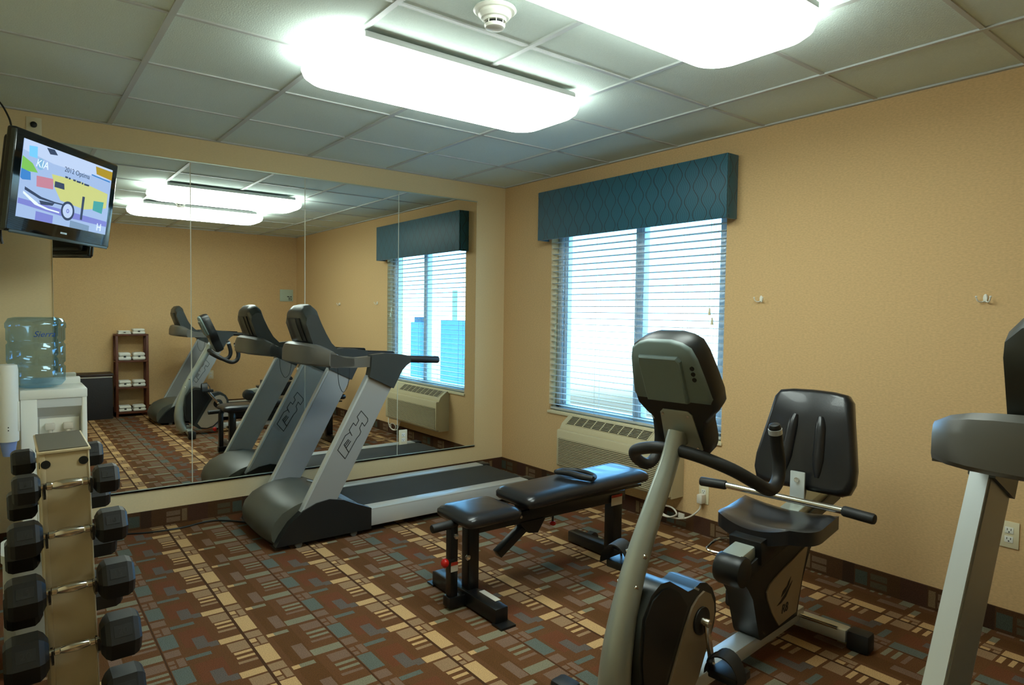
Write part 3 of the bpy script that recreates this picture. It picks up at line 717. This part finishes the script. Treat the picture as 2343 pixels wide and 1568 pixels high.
# seat post
MB().prism([(.385, .38), (.43, .335), (.47, .285), (.50, .20), (.53, .12), (.545, .10), (.87, .10), (.885, .16), (.92, .26), (.98, .36), (1.08, .44), (1.06, .47), (.47, .42)], -.055, .055, 'y', .014, 3, .3).build('seat_post', M_BLACK, bk, ang=50)
MB().cyl((.405, -.058, .405), (.405, .058, .405), .062, seg=32, bev=.02).build('post_nose', M_BLACK, bk)
shd = [(.575, .285), (.60, .31), (.68, .335), (.95, .395), (.90, .27), (.865, .17), (.85, .125), (.69, .115), (.625, .19), (.585, .255)]
for s in (-1, 1):
    pn = MB().prism(shd, s * .0545, s * .060, 'y', .002).build('shield_panel', M_GREYP, bk)
    if s < 0:
        em = MB().prism([(.665, .205), (.70, .206), (.745, .222), (.79, .262), (.80, .275), (.74, .238), (.70, .218)], -.0605, -.0615, 'y')
        em.prism([(.70, .232), (.715, .252), (.75, .265), (.765, .280), (.785, .295), (.77, .265), (.74, .245)], -.0605, -.0615, 'y'); em.build('swoosh_emblem', M_INK, pn, smooth=False)
        text('model_number', 'R8', .052, frame((.735, -.0612, .175), (1, 0, 0), (0, 0, 1)), M_INK, pn, shear=.2)
MB().bar((.395, 0, .438), (1.28, 0, .588), .085, .055, .006).build('seat_beam', M_PEWTER, bk)
for s in (-1, 1): MB().bar((.43, s * .050, .400), (1.30, s * .050, .556), .012, .055, .003).build('beam_cheek', M_BLACK, bk)
MB().box(.50, .74, -.068, .068, .425, .520, .005, rot=RY(-.12)).build('seat_carriage', M_BLACKS, bk)
MB().tube([(.60, .06, .465), (.56, .14, .455), (.50, .155, .435), (.47, .14, .425), (.50, .07, .42)], .005, 8, 3).build('release_loop', M_CHROME, bk)
# seat cushion (dished)
secs = []
NX, NY = 12, 16
def seat_pt(i, j, top):
    a = -1 + 2 * i / NX; b_ = -1 + 2 * j / NY
    hw = .205 * (1 - .28 * max(0, -a) ** 2.5)
    x = .725 + a * .185 * (1 - .12 * abs(b_) ** 2); y = b_ * hw
    e = max(abs(a), abs(b_)) ** 6
    z = .540 + .022 * abs(b_) ** 2 * 1.3 - .018 * (1 - a) * .2 - .022 * e + (.02 * a * a if a < 0 else .018 * a)
    return (x, y, z if top else z - .055 + .02 * e * 0)
bmx = bmesh.new(); gt = [[bmx.verts.new(seat_pt(i, j, 1)) for j in range(NY + 1)] for i in range(NX + 1)]; gb = [[bmx.verts.new(seat_pt(i, j, 0)) for j in range(NY + 1)] for i in range(NX + 1)]
for i in range(NX):
    for j in range(NY):
        bmx.faces.new((gt[i][j], gt[i + 1][j], gt[i + 1][j + 1], gt[i][j + 1])); bmx.faces.new((gb[i][j], gb[i][j + 1], gb[i + 1][j + 1], gb[i + 1][j]))
loop = [(i, 0) for i in range(NX)] + [(NX, j) for j in range(NY)] + [(i, NY) for i in range(NX, 0, -1)] + [(0, j) for j in range(NY, 0, -1)]
for q in range(len(loop)):
    a, b_ = loop[q], loop[(q + 1) % len(loop)]
    bmx.faces.new((gt[a[0]][a[1]], gb[a[0]][a[1]], gb[b_[0]][b_[1]], gt[b_[0]][b_[1]]))
s_ = MB(); s_._merge(bmx, .008, 2, .7); s_.build('seat_cushion', M_VINYL, bk, ang=60)
# backrest
def outline_back():
    pts = []
    for (yy, zz) in ((-.17, 0.0), (-.205, .015), (-.222, .06), (-.222, .12), (-.205, .22), (-.185, .33), (-.172, .41), (-.150, .440), (-.09, .450), (0, .453)): pts.append((yy, zz))
    return pts + [(-a, b_) for a, b_ in pts[::-1][1:]]
ob = outline_back()
secs = []
for k, (dx_, ins) in enumerate(((.0, .95), (-.018, 1.0), (-.05, 1.0), (-.068, .965), (-.074, .90))):
    secs.append([(dx_, p[0] * ins, .224 + (p[1] - .224) * ins) for p in ob])
bt = MB().loft(secs)
for s in (-1, 1):
    bt.tube([(-.070, s * .075, .06), (-.070, s * .07, .14), (-.070, s * .062, .28), (-.070, s * .055, .33)], [.010, .026, .024, .012], 14, 4)
bt.bm.transform(Matrix.Translation((1.055, .01, .600)) @ Matrix.Rotation(.26, 4, 'Y'))
bt.build('backrest', M_VINYL, bk, ang=60)
MB().box(.955, .965, -.032, .032, .52, .70, .002).build('back_bracket', M_ALU, bk)
for z in (.575, .665): MB().cyl((.955, 0, z), (.946, 0, z), .011, seg=12).build('bolt', M_CHROME, bk)
MB().bar((.97, 0, .56), (1.06, 0, .80), .05, .02, .003).build('back_strut', M_BLACKS, bk)
# side grips on a cross tube
MB().cyl((.80, -.27, .615), (.80, .27, .615), .014, seg=18).build('cross_tube', M_CHROME, bk)
for s in (-1, 1): MB().cyl((.80, s * .25, .615), (.785, s * .375, .612), .021, seg=18, bev=.008).build('side_grip', M_RUBBER, bk)
# handlebar
for s in (-1, 1):
    MB().tube([(-.012, s * .02, .925), (-.005, s * .10, .915), (.03, s * .19, .885), (.10, s * .235, .84), (.18, s * .245, .805), (.235, s * .245, .825), (.255, s * .24, .88), (.245, s * .235, .94), (.228, s * .235, 1.0)], .0215, 16, 5).build('handlebar', M_RUBBER, bk)
    MB().cyl((.232, s * .235, .985), (.227, s * .235, 1.002), .0225, seg=18).build('grip_ring', M_ALU, bk)
    MB().cyl((.227, s * .235, 1.002), (.222, s * .235, 1.018), .0215, .017, seg=18, bev=.003).build('grip_cap', M_BLACK, bk)
# console: outline in (u=y, v down the slope)
half = [(0, .045), (.010, .085), (.028, .115), (.065, .130), (.13, .143), (.205, .155), (.25, .152), (.285, .125), (.305, .102), (.335, .094), (.40, .092), (.432, .084), (.44, .065)]
top3 = Vector((-.118, 0, 1.300)); dv = Vector((.175, 0, -.395)).normalized(); du = Vector((0, 1, 0)); dn = Vector((-.395, 0, -.175)).normalized()
def cons(pts, a0, a1, sc0=1, sc1=1, cv=.2):
    return [[tuple(top3 + du * p[0] * sc + dv * (cv + (p[1] - cv) * sc) + dn * a) for p in pts] for a, sc in ((a0, sc0), (a0 + (a1 - a0) * .25, max(sc0, sc1)), (a0 + (a1 - a0) * .8, sc1 * 1.0), (a1, sc1 * .95))]
full = [(-h_, v_) for v_, h_ in half] + [(h_, v_) for v_, h_ in half[::-1]]
MB().loft(cons(full, -.085, .0, .97, 1.0)).build('console_body', M_BLACK, bk, ang=50)
uph = [(v_, h_ * .97) for v_, h_ in half if v_ <= .21] + [(.222, .142)]
upf = [(-h_, v_ + .004) for v_, h_ in uph] + [(h_, v_ + .004) for v_, h_ in uph[::-1]]
MB().loft(cons(upf, -.03, .008, 1.0, 1.0, .13)).build('console_back_cover', M_CONSB, bk, ang=50)
bx = [(-.065, .055), (.085, .055), (.09, .07), (.09, .225), (-.07, .225), (-.075, .07)]
MB().loft(cons(bx, .004, .022, 1, .97, .14)).build('battery_box', M_CONSB, bk, ang=30)
for v_ in (.095, .115, .135):
    c = top3 + du * (-.108) + dv * v_ + dn * .006; MB().cyl(c, c + dn * .005, .0075, seg=14).build('jack', M_INK, bk)
tz = [(-.050, .262), (.046, .262), (.060, .275), (.070, .40), (.058, .418), (-.066, .418), (-.078, .405), (-.064, .275)]
pl = MB().loft(cons(tz, -.004, .006, 1, 1, .36)).build('mounting_plate', M_PEWTER, bk, ang=30)
for q in ((-.05, .278), (.048, .278), (-.062, .40), (.056, .40)):
    c = top3 + du * q[0] + dv * q[1] + dn * .005; MB().cyl(c, c + dn * .004, .005, seg=10).build('screw', M_CHROME, pl)
c = top3 + dv * .215 + dn * .0095; MB().box(-.003, .003, -.016, .016, -.006, .006).build('small_label', M_LABELW, bk, smooth=False)
o = C.objects[-1]; o.data.transform(Matrix.Translation(c))
MB().bar((.0, 0, .955), tuple(top3 + dv * .37 + dn * -.01), .05, .05, .01).build('console_neck', M_PEWTER, bk)
MB().loft(cons([(-.10, .05), (.10, .05), (.11, .22), (-.11, .22)], -.090, -.083, 1, 1, .14)).build('display', MATS['display glass'], bk)
bk.location = (-1.675, -3.205, 0); bk.rotation_euler = (0, 0, math.radians(5))

# ------------------------------------------------------------------ dumbbell rack
rk = thing('dumbbell_rack', 'cream steel dumbbell tower with grey cap beside the water cooler', 'dumbbell rack', (-3.32, -2.03, 0))
RX0, RX1, RYF, RYB = -3.392, -3.266, -2.205, -1.875
MB().box(RX0 + .012, RX1 - .004, RYF + .003, RYF + .012, .02, .935).build('front_panel', M_RACK, rk, smooth=False)
MB().box(RX0 + .012, RX1 - .004, RYB - .012, RYB - .003, .02, .935).build('back_panel', M_RACK, rk, smooth=False)
for x0, x1 in ((RX0, RX0 + .014), (RX1 - .006, RX1)):
    MB().box(x0, x1, RYF, RYF + .055, .02, .94, .003).box(x0, x1, RYB - .055, RYB, .02, .94, .003).box(x0 + .002, x1 - .002, RYF + .05, RYB - .05, .08, .9).build('side_flange', M_RACK, rk)
MB().box(RX0 - .006, RX1 + .004, RYF - .006, RYB + .006, .937, .945, .002).build('cap_edge', M_RACK, rk)
MB().box(RX0, RX1 - .002, RYF + .004, RYB, .9445, .948).build('cap', M_RACKTOP, rk, smooth=False)
MB().box(RX0 - .02, RX1 + .02, RYF - .10, RYB + .10, 0, .018, .004).build('base_plate', M_RACK, rk)
for x, y in ((RX0 + .014, RYF - .001), (RX1 - .016, RYF - .001)):
    MB().cyl((x, y + .006, .905), (x, y, .905), .0125, seg=20).build('bolt_hole', M_INK, rk)
for y in (RYF + .02, RYB - .02): MB().cyl((RX0 + .001, y, .90), (RX0 - .002, y, .90), .010, seg=16).build('bolt_hole', M_INK, rk)
rows = [(.850, .080, .068, .5), (.703, .094, .084, 1), (.532, .109, .097, 1.5), (.347, .126, .108, 2), (.160, .138, .115, 2)]
numb = ['5', '10', '15', '20', '25']
for fz, sgn in ((RYF - .048, -1), (RYB + .048, 1)):
    for (z, d, w_, _) in rows:
        for x in (RX0 + .006, RX1 - .004):
            hk = MB(); hk.prism([(fz + sgn * .03, z + .012), (fz + sgn * .03, z - .022), (fz + sgn * .012, z - .036), (fz - sgn * .05, z - .040), (fz - sgn * .05, z - .006), (fz - sgn * .018, z - .010), (fz - sgn * .012, z - .018), (fz + sgn * .014, z - .018), (fz + sgn * .022, z + .012)], x - .003, x + .003, 'x')
            hk.build('cradle', M_BLACKS, rk, smooth=False)
def dumbbell(x0, x1, y, z, flat, wid, num, label, group):
    t = thing('dumbbell', label, 'dumbbell', ((x0 + x1) / 2, y, z), group)
    cx = (x0 + x1) / 2; L = x1 - x0
    pr = [(.0095, 0), (.0095, .012), (.0125, .014), (.0125, .026), (.0105, .029), (.0125, .036), (.0145, .050), (.0155, L / 2)]
    prof = pr + [(a, L - b_) for a, b_ in pr[::-1][1:]]
    MB().lathe(prof, (x0, y, z), 20, axis=(1, 0, 0)).build('handle', M_CHROME, t, ang=25)
    for s in (-1, 1):
        xa = x0 if s < 0 else x1
        R_ = flat / 2 / math.cos(PI / 6)
        secs = []
        for q, sc in ((0, .60), (.10, .86), (.22, 1), (.80, 1), (.93, .90), (1, .74)):
            secs.append([(xa + s * wid * q, y + R_ * sc * math.cos(PI / 3 * k + PI / 3 * 0), z + R_ * sc * math.sin(PI / 3 * k)) for k in range(6)])
        h = MB().loft(secs).build('hex_head', M_IRON, t, ang=18)
        xc = xa + s * wid * .52
        # raised plate on the upper front face (normal towards -y / up)
        fm = frame((xc, y - flat / 2 * math.sin(PI / 3) - .0, z + flat / 2 * .5), (1, 0, 0), (0, math.cos(PI / 3), math.sin(PI / 3)))
        pm = MB().box(-wid * .22, wid * .22, -flat * .14, flat * .14, -.0005, .0012, .0005); pm.bm.transform(fm)
        pm.build('number_plate', M_RUBBER, h, smooth=False)
        text('weight_number', num, flat * .22, fm @ Matrix.Translation((0, 0, .0015)), M_NUM, h)
pos = ['top', 'second', 'third', 'fourth', 'fifth']
for i, (z, d, w_, _) in enumerate(rows):
    dumbbell(RX0 - .002, RX1 + .002, RYF - .048, z, d, w_, numb[i], ('smallest black hex dumbbell, top one on the front of the rack', 'second dumbbell down on the front of the cream rack', 'third dumbbell down on the front of the cream rack', 'fourth dumbbell down, thick hexagonal heads, front of the rack', 'fifth and lowest dumbbell on the front of the rack, at the photo bottom')[i], 'dumbbells on the front of the rack')
for i, (z, d, w_, _) in enumerate(rows[:4]):
    dumbbell(RX0 - .002, RX1 + .002, RYB + .048, z, d, w_, numb[i], ('top dumbbell on the far side of the rack, half hidden', 'second dumbbell down on the far side of the rack', 'third dumbbell down on the far side of the rack', 'fourth dumbbell down on the far side of the rack')[i], 'dumbbells on the far side of the rack')
rack_objs = [o for o in C.objects if o.parent is None and (o.name.startswith('dumbbell'))]
# the tower leans a hair to the left: turn the tower and its weights about its base
lean = Matrix.Translation((-3.227, -2.03, 0)) @ Matrix.Rotation(math.radians(-1.5), 4, 'Y') @ Matrix.Translation((3.25, 2.03, 0))
for o in rack_objs:
    o.matrix_world = lean @ Matrix.Translation(o.location)

# ------------------------------------------------------------------ water cooler
wc = thing('water_cooler', 'white water cooler standing by the mirror beneath a blue bottle', 'water cooler', (-3.27, -.29, 0))
MB().prism([(-.13, 0), (-.45, 0), (-.452, .30), (-.452, .62), (-.40, .66), (-.385, .70), (-.385, .80), (-.452, .855), (-.452, .90), (-.13, .90)], -3.345, -3.15, 'x', .004).build('faucet_recess', mat('cooler recess white', (200, 202, 200), .4), wc)
MB().box(-3.415, -3.343, -.455, -.13, 0, .944, .008).build('cabinet_side', M_WHITE, wc)
MB().box(-3.152, -3.128, -.455, -.13, 0, .948, .006).build('cabinet_side', M_WHITE, wc)
MB().box(-3.417, -3.126, -.459, -.128, .90, .949, .006).build('cabinet_top', M_WHITE, wc)
MB().box(-3.35, -3.15, -.458, -.451, 0.02, .60, .002).build('lower_door', M_WHITE, wc)
MB().box(-3.41, -3.135, -.180, -.12, .94, .985, .006).build('rear_ledge', M_WHITE, wc)
MB().box(-3.335, -3.16, -.395, -.384, .66, .79, .003).build('splash_plate', M_WHITE, wc)
for x in (-3.29, -3.21):
    MB().box(x - .022, x + .022, -.425, -.385, .73, .765, .006).cyl((x, -.41, .73), (x, -.41, .70), .010).build('tap', M_LABELW, wc)
MB().box(-3.34, -3.155, -.45, -.39, .625, .64, .003).build('drip_tray', mat('grey drip tray', (150, 152, 150), .4), wc)

wb = thing('water_bottle', 'large translucent blue water bottle upturned on the cooler', 'water bottle', (-3.34, -.315, .9495))
prof = [(.03, .9495), (.06, .9515), (.11, .962), (.128, .985), (.1285, 1.06), (.121, 1.068), (.121, 1.078), (.1285, 1.086), (.129, 1.178), (.122, 1.186), (.122, 1.196), (.129, 1.204), (.129, 1.262), (.133, 1.268), (.133, 1.29), (.118, 1.316), (.09, 1.322)]
MB().lathe(prof, (-3.34, -.315, 0), 48).build('bottle', M_BOTTLE, wb, ang=50)
tc_ = MB()
txt = text('brand_print', 'Sierra', .042, Matrix.Identity(4), M_SIERRA, None, ext=.0004, shear=.35)
for v in txt.data.vertices:
    ang = -PI / 2 + .25 + v.co.x / .131; zz = 1.235 + v.co.y; rr = .1305 + v.co.z
    v.co = Vector((-3.34 + rr * math.cos(ang) + 3.34, rr * math.sin(ang), zz - .9495))
txt.parent = wb

cd_ = thing('cup_dispenser', 'white tubular cup dispenser fixed to the side of the water cooler', 'cup dispenser', (-3.464, -.478, .65))
MB().lathe([(.042, .70), (.044, .705), (.0445, 1.06), (.040, 1.085), (.03, 1.088)], (-3.464, -.478, 0), 32).build('tube', M_WHITE, cd_)
MB().box(-3.428, -3.4175, -.50, -.43, .75, .90, .002).build('bracket', M_WHITE, cd_)
for z in (.76, .775): MB().cyl((-3.464, -.521, z), (-3.464, -.5235, z), .003, seg=8).build('screw', M_DARKG, cd_)
pc = tag(MB().lathe([(.024, .625), (.030, .66), (.036, .70)], (-3.464, -.478, 0), 24).build('paper_cup', M_CUPS), 'pale blue paper cup hanging from the white dispenser', 'cup')

bi = thing('waste_bin', 'light grey waste bin half hidden behind the dumbbell rack', 'bin', (-3.37, -1.5, 0))
MB().prism(rounded(-3.49, -3.25, -1.62, -1.38, .05), 0, .43, 'z', .008, 2, .8).build('bin_body', M_BIN, bi, ang=60)
MB().prism(rounded(-3.495, -3.245, -1.625, -1.375, .05), .43, .46, 'z', .01, 2, .8).build('lid', M_BIN, bi, ang=60)

# ------------------------------------------------------------------ television
tv = thing('television', 'black flat television angled from the corner near the ceiling', 'television', (0, 0, 0))
TW, TH = .72, .46
E_SCR = emis('screen base', (150, 176, 214), 1.0)
MB().box(-TW / 2, TW / 2, 0, .045, -TH / 2, TH / 2, .012, 3).build('bezel', M_TVBEZ, tv)
MB().box(-TW / 2 + .03, TW / 2 - .03, .045, .085, -TH / 2 + .03, TH / 2 - .03, .02, 3).build('rear_shell', M_BLACK, tv)
MB().box(-TW / 2 - .002, -TW / 2 + .006, -.001, .02, -TH / 2 + .01, TH / 2 - .01, .002).build('side_trim', mat('smoke trim', (60, 66, 60), .3), tv)
MB().box(-TW / 2 + .02, TW / 2 - .02, -.003, .001, -TH / 2 - .004, -TH / 2 + .012, .003).build('chin_strip', MATS['smoke trim'], tv)
SX0, SX1, SZ0, SZ1 = -.31, .31, -.158, .190
scr = MB().box(SX0, SX1, -.002, .0, SZ0, SZ1).build('screen', E_SCR, tv, smooth=False)
layer = [0]
def scr_poly(pts, m_, name='picture_area'):
    layer[0] += 1
    y = -.0022 - .00008 * layer[0]
    me = bpy.data.meshes.new(name); me.from_pydata([(SX0 + p[0] * (SX1 - SX0), y, SZ0 + p[1] * (SZ1 - SZ0)) for p in pts], [], [tuple(range(len(pts)))]); me.materials.append(m_)
    o = bpy.data.objects.new(name, me); C.objects.link(o); o.parent = scr; return o
Y_ = emis('tv yellow', (196, 204, 130), .9); G_ = emis('tv green', (120, 190, 90), .9); B_ = emis('tv blue', (60, 130, 200), .9); W_ = emis('tv white', (215, 232, 245), 1); D_ = emis('tv dark', (60, 80, 110), .7)
V_ = emis('tv violet', (120, 130, 205), .9); T_ = emis('tv teal', (70, 160, 160), .9); O_ = emis('tv ochre', (176, 150, 50), .8); R_ = emis('tv rose', (190, 130, 150), .9); LB_ = emis('tv pale', (176, 196, 226), 1)
scr_poly([(.0, .86), (.3, .80), (.6, .80), (1, .84), (1, 1), (0, 1)], LB_)
scr_poly([(.30, .66), (.62, .68), (.97, .62), (.97, .40), (.70, .30), (.42, .34), (.34, .5)], Y_)
scr_poly([(.0, .78), (.10, .72), (.16, .62), (.04, .60), (0, .62)], G_)
scr_poly([(.0, .62), (.09, .60), (.10, .50), (.02, .48), (0, .5)], B_)
scr_poly([(.78, .97), (1, .97), (1, .84), (.80, .86)], O_)
scr_poly([(.74, .84), (.98, .82), (.98, .80), (.74, .82)], B_)
scr_poly([(.15, .58), (.32, .60), (.33, .46), (.16, .44)], R_)
scr_poly([(.34, .58), (.44, .58), (.45, .50), (.34, .50)], D_)
scr_poly([(.22, .98), (.30, .99), (.34, .93), (.26, .91)], D_)
scr_poly([(.05, .93), (.13, .95), (.14, .80), (.06, .80)], emis('tv sky', (110, 190, 235), 1))
scr_poly([(.80, .46), (.93, .48), (.92, .30), (.80, .32)], T_)
scr_poly([(.0, .17), (.45, .13), (1, .12), (1, .20), (.5, .22), (0, .24)], V_)
scr_poly([(.18, .12), (.36, .11), (.36, .0), (.18, .0)], V_)
scr_poly([(.55, .10), (.78, .08), (.78, .0), (.55, .0)], emis('tv steel', (120, 150, 180), .9))
scr_poly([(.66, .48), (.69, .48), (.685, .14), (.66, .14)], D_)
scr_poly([(.05, .40), (.22, .32), (.36, .30), (.52, .30), (.50, .28), (.34, .28), (.20, .29), (.05, .36)], D_)
scr_poly([(.20, .27), (.36, .28), (.34, .24), (.22, .22)], D_)
scr_poly([(.04, .34), (.20, .22), (.30, .19), (.42, .18), (.42, .16), (.28, .17), (.16, .20), (.04, .31)], W_)
def ring(cx, cy, r0, r1, m_, name='wheel_image'):
    layer[0] += 1; y = -.0022 - .00008 * layer[0]; n = 24; asp = (SX1 - SX0) / (SZ1 - SZ0)
    vs = []; fs = []
    for k in range(n):
        a = 2 * PI * k / n
        for rr in (r0, r1): vs.append((SX0 + (cx + rr / asp * math.cos(a)) * (SX1 - SX0), y, SZ0 + (cy + rr * math.sin(a)) * (SZ1 - SZ0)))
    for k in range(n): j = (k + 1) % n; fs.append((2 * k, 2 * k + 1, 2 * j + 1, 2 * j))
    me = bpy.data.meshes.new(name); me.from_pydata(vs, [], fs); me.materials.append(m_); o = bpy.data.objects.new(name, me); C.objects.link(o); o.parent = scr
ring(.51, .22, .0, .11, LB_); ring(.51, .22, .10, .135, D_); ring(.51, .22, .015, .03, V_)
ring(.175, .74, .0, .075, emis('tv oval', (120, 170, 205), 1), 'logo_oval')
def stext(s, x, z, size, m_, sh=0):
    o = text('screen_writing', s, size, frame((SX0 + x * (SX1 - SX0), -.0045, SZ0 + z * (SZ1 - SZ0)), (1, 0, 0), (0, 0, 1)), m_, None, ext=.0002, shear=sh); o.parent = scr
stext('KIA', .19, .74, .05, W_, .2); stext('2012 Optima', .57, .78, .034, D_); stext('H', .90, .085, .055, W_)
for k_, (a_, b_) in enumerate(((.44, .47), (.48, .50), (.53, .56), (.57, .62), (.63, .65), (.66, .72))): scr_poly([(a_, .665 - .02 * k_ / 5), (b_, .665 - .02 * k_ / 5), (b_, .69 - .02 * k_ / 5), (a_, .69 - .02 * k_ / 5)], D_)
text('maker_badge', 'SONY', .013, frame((.0, -.0008, -TH / 2 + .036), (1, 0, 0), (0, 0, 1)), M_ALU, tv)
C.objects[-1].name = 'badge_strip'
bpy.data.objects.remove(C.objects[-1])
MB().box(-.022, .022, -.0015, .0, -TH / 2 + .032, -TH / 2 + .041, .0005).build('maker_badge', M_ALU, tv)
MB().box(-.08, .08, .085, .105, -.08, .08, .003).build('mount_plate', M_BLACKS, tv)
tv.location = (-3.214, -.69, 1.933)
ry = .889; rxx = .124; rg = .014
Mtv = Matrix.Rotation(ry, 4, 'Z') @ Matrix.Rotation(rxx, 4, 'X') @ Matrix.Rotation(rg, 4, 'Y')
tv.rotation_euler = Mtv.to_euler()
bkp = Vector((-3.214, -.69, 1.933)) + (Mtv.to_3x3() @ Vector((0, .125, 0)))
ta = thing('television_bracket', 'black swivel arm holding the television in the corner', 'bracket', (XL, -.25, 1.93))
MB().bar(bkp, (-3.55, -.33, 1.93), .04, .05, .005).bar((-3.55, -.33, 1.93), (XL + .01, -.25, 1.93), .04, .05, .005).build('arm', M_BLACKS, ta)
MB().box(XL, XL + .012, -.33, -.17, 1.82, 2.04, .003).build('wall_plate', M_BLACKS, ta)
tl = Vector((-3.214, -.69, 1.933)) + (Mtv.to_3x3() @ Vector((-TW / 2 + .03, .045, TH / 2 - .005)))
tag(MB().tube([tl, tl + Vector((-.01, .03, .05)), tl + Vector((-.04, .08, .12)), tl + Vector((-.09, .14, .17)), Vector((-3.70, -.6, 2.40)), Vector((-3.72, -.5, H))], .004, 8, 6).build('television_cable', M_INK), 'thin black cable looping from the television top to the ceiling', 'cable')
bl_ = Vector((-3.214, -.69, 1.933)) + (Mtv.to_3x3() @ Vector((-TW / 2 + .05, .06, -TH / 2)))
tag(MB().tube([bl_ + Vector((0, 0, .04)), bl_ + Vector((.0, 0, -.02)), bl_ + Vector((.006, 0, -.06))], .006, 8, 4).build('antenna_cord', M_INK), 'short black lead hanging under the television', 'cable')

# ------------------------------------------------------------------ things seen in the mirror by the rear wall
sh = thing('towel_shelf', 'dark red wooden four-tier towel stand, seen in the mirror', 'shelf', (-2.195, -5.05, 0))
sx0, sx1, sy0, sy1 = -2.38, -2.01, -5.165, -4.94
for x in (sx0, sx1 - .03):
    for y in (sy0, sy1 - .03): MB().box(x, x + .03, y, y + .03, 0, 1.05, .002).build('post', M_MAHOG, sh)
lv = [.06, .375, .715, 1.05]
for z in lv: MB().box(sx0, sx1, sy0, sy1, z - .022, z, .002).build('shelf_board', M_MAHOG, sh)
tw_n = 0
def towel(x, y, z, label, w_=.15, d_=.17, h_=.06, group='rolled white towels on the stand'):
    t = thing('folded_towel', label, 'towel', (x, y, z), group)
    MB().box(x - w_ / 2, x + w_ / 2, y - d_ / 2, y + d_ / 2, z + .0008, z + h_ * .5, h_ * .2, 3).build('lower_fold', M_TOWEL, t, ang=60)
    MB().box(x - w_ / 2 + .004, x + w_ / 2 - .004, y - d_ / 2, y + d_ / 2 - .003, z + h_ * .5, z + h_, h_ * .22, 3).build('upper_fold', M_TOWEL, t, ang=60)
    MB().box(x - .012, x + .012, y + d_ / 2 - .006, y + d_ / 2 + .003, z + h_ * .4, z + h_ * .62, .002).build('dark_tab', M_INK, t)
sides = ['nearer the hamper', 'nearer the treadmill']
for li, z in enumerate(lv):
    tier = ['bottom', 'second lowest', 'second highest', 'top'][li]
    for s, x in enumerate((-2.275, -2.115)):
        h_ = [.075, .085, .10, .045][li]
        if li == 3 and s == 1: h_ = .07
        towel(x, -5.04, z, 'white folded towel on the %s shelf of the stand, %s' % (tier, sides[s]), .145, .17, h_)
hm = thing('laundry_hamper', 'charcoal hamper with dark lid beside the towel stand, in the mirror', 'hamper', (-2.62, -5.0, 0))
MB().box(-2.82, -2.42, -5.17, -4.86, 0, .515, .01).build('basket', M_HAMPER, hm)
MB().box(-2.815, -2.425, -5.165, -4.865, .515, .535, .003).build('liner_rim', M_LABELW, hm)
MB().box(-2.83, -2.41, -5.175, -4.85, .535, .565, .006).build('lid', M_HLID, hm)

fc = tag(MB().tube([(-2.24, -.30, .012), (-2.34, -.16, .006), (-2.45, -.10, .006), (-2.62, -.14, .006), (-2.80, -.12, .006), (-2.95, -.06, .006), (-3.10, -.05, .006)], .0055, 8, 6).build('floor_cable', M_INK), 'black power cable lying along the carpet from the treadmill', 'cable')

# ------------------------------------------------------------------ light
w = bpy.data.worlds.new('daylight'); scn.world = w; w.use_nodes = True
bg = w.node_tree.nodes['Background']; wn_ = w.node_tree.nodes; wl = w.node_tree.links
tcw = wn_.new('ShaderNodeTexCoord'); spw = wn_.new('ShaderNodeSeparateXYZ'); rpw = wn_.new('ShaderNodeValToRGB'); wl.new(tcw.outputs['Generated'], spw.inputs[0])
mrw = wn_.new('ShaderNodeMapRange'); mrw.inputs[1].default_value = -1; wl.new(spw.outputs[2], mrw.inputs[0]); wl.new(mrw.outputs[0], rpw.inputs[0])
cr = rpw.color_ramp; cr.elements[0].position = .30; cr.elements[0].color = (.022, .032, .028, 1); cr.elements[1].position = .56; cr.elements[1].color = (.17, .53, 1, 1)
e = cr.elements.new(.436); e.color = (.036, .050, .048, 1); e = cr.elements.new(.455); e.color = (.12, .17, .17, 1); e = cr.elements.new(.495); e.color = (.20, .36, .44, 1)
wl.new(rpw.outputs[0], bg.inputs[0]); bg.inputs[1].default_value = 7.0
vs = scn.view_settings
vs.view_transform = 'Standard'; vs.look = 'None'; vs.gamma = 1; vs.use_curve_mapping = False; vs.exposure = 1.0
scn.cycles.use_adaptive_sampling = True; scn.cycles.adaptive_threshold = 0.05; scn.cycles.adaptive_min_samples = 20; scn.cycles.max_bounces = 8; scn.cycles.diffuse_bounces = 5; scn.cycles.glossy_bounces = 5; scn.cycles.transmission_bounces = 6; scn.cycles.transparent_max_bounces = 8
scn.cycles.sample_clamp_indirect = 8
for o in list(bpy.data.objects):
    if '_o' in o: del o['_o']
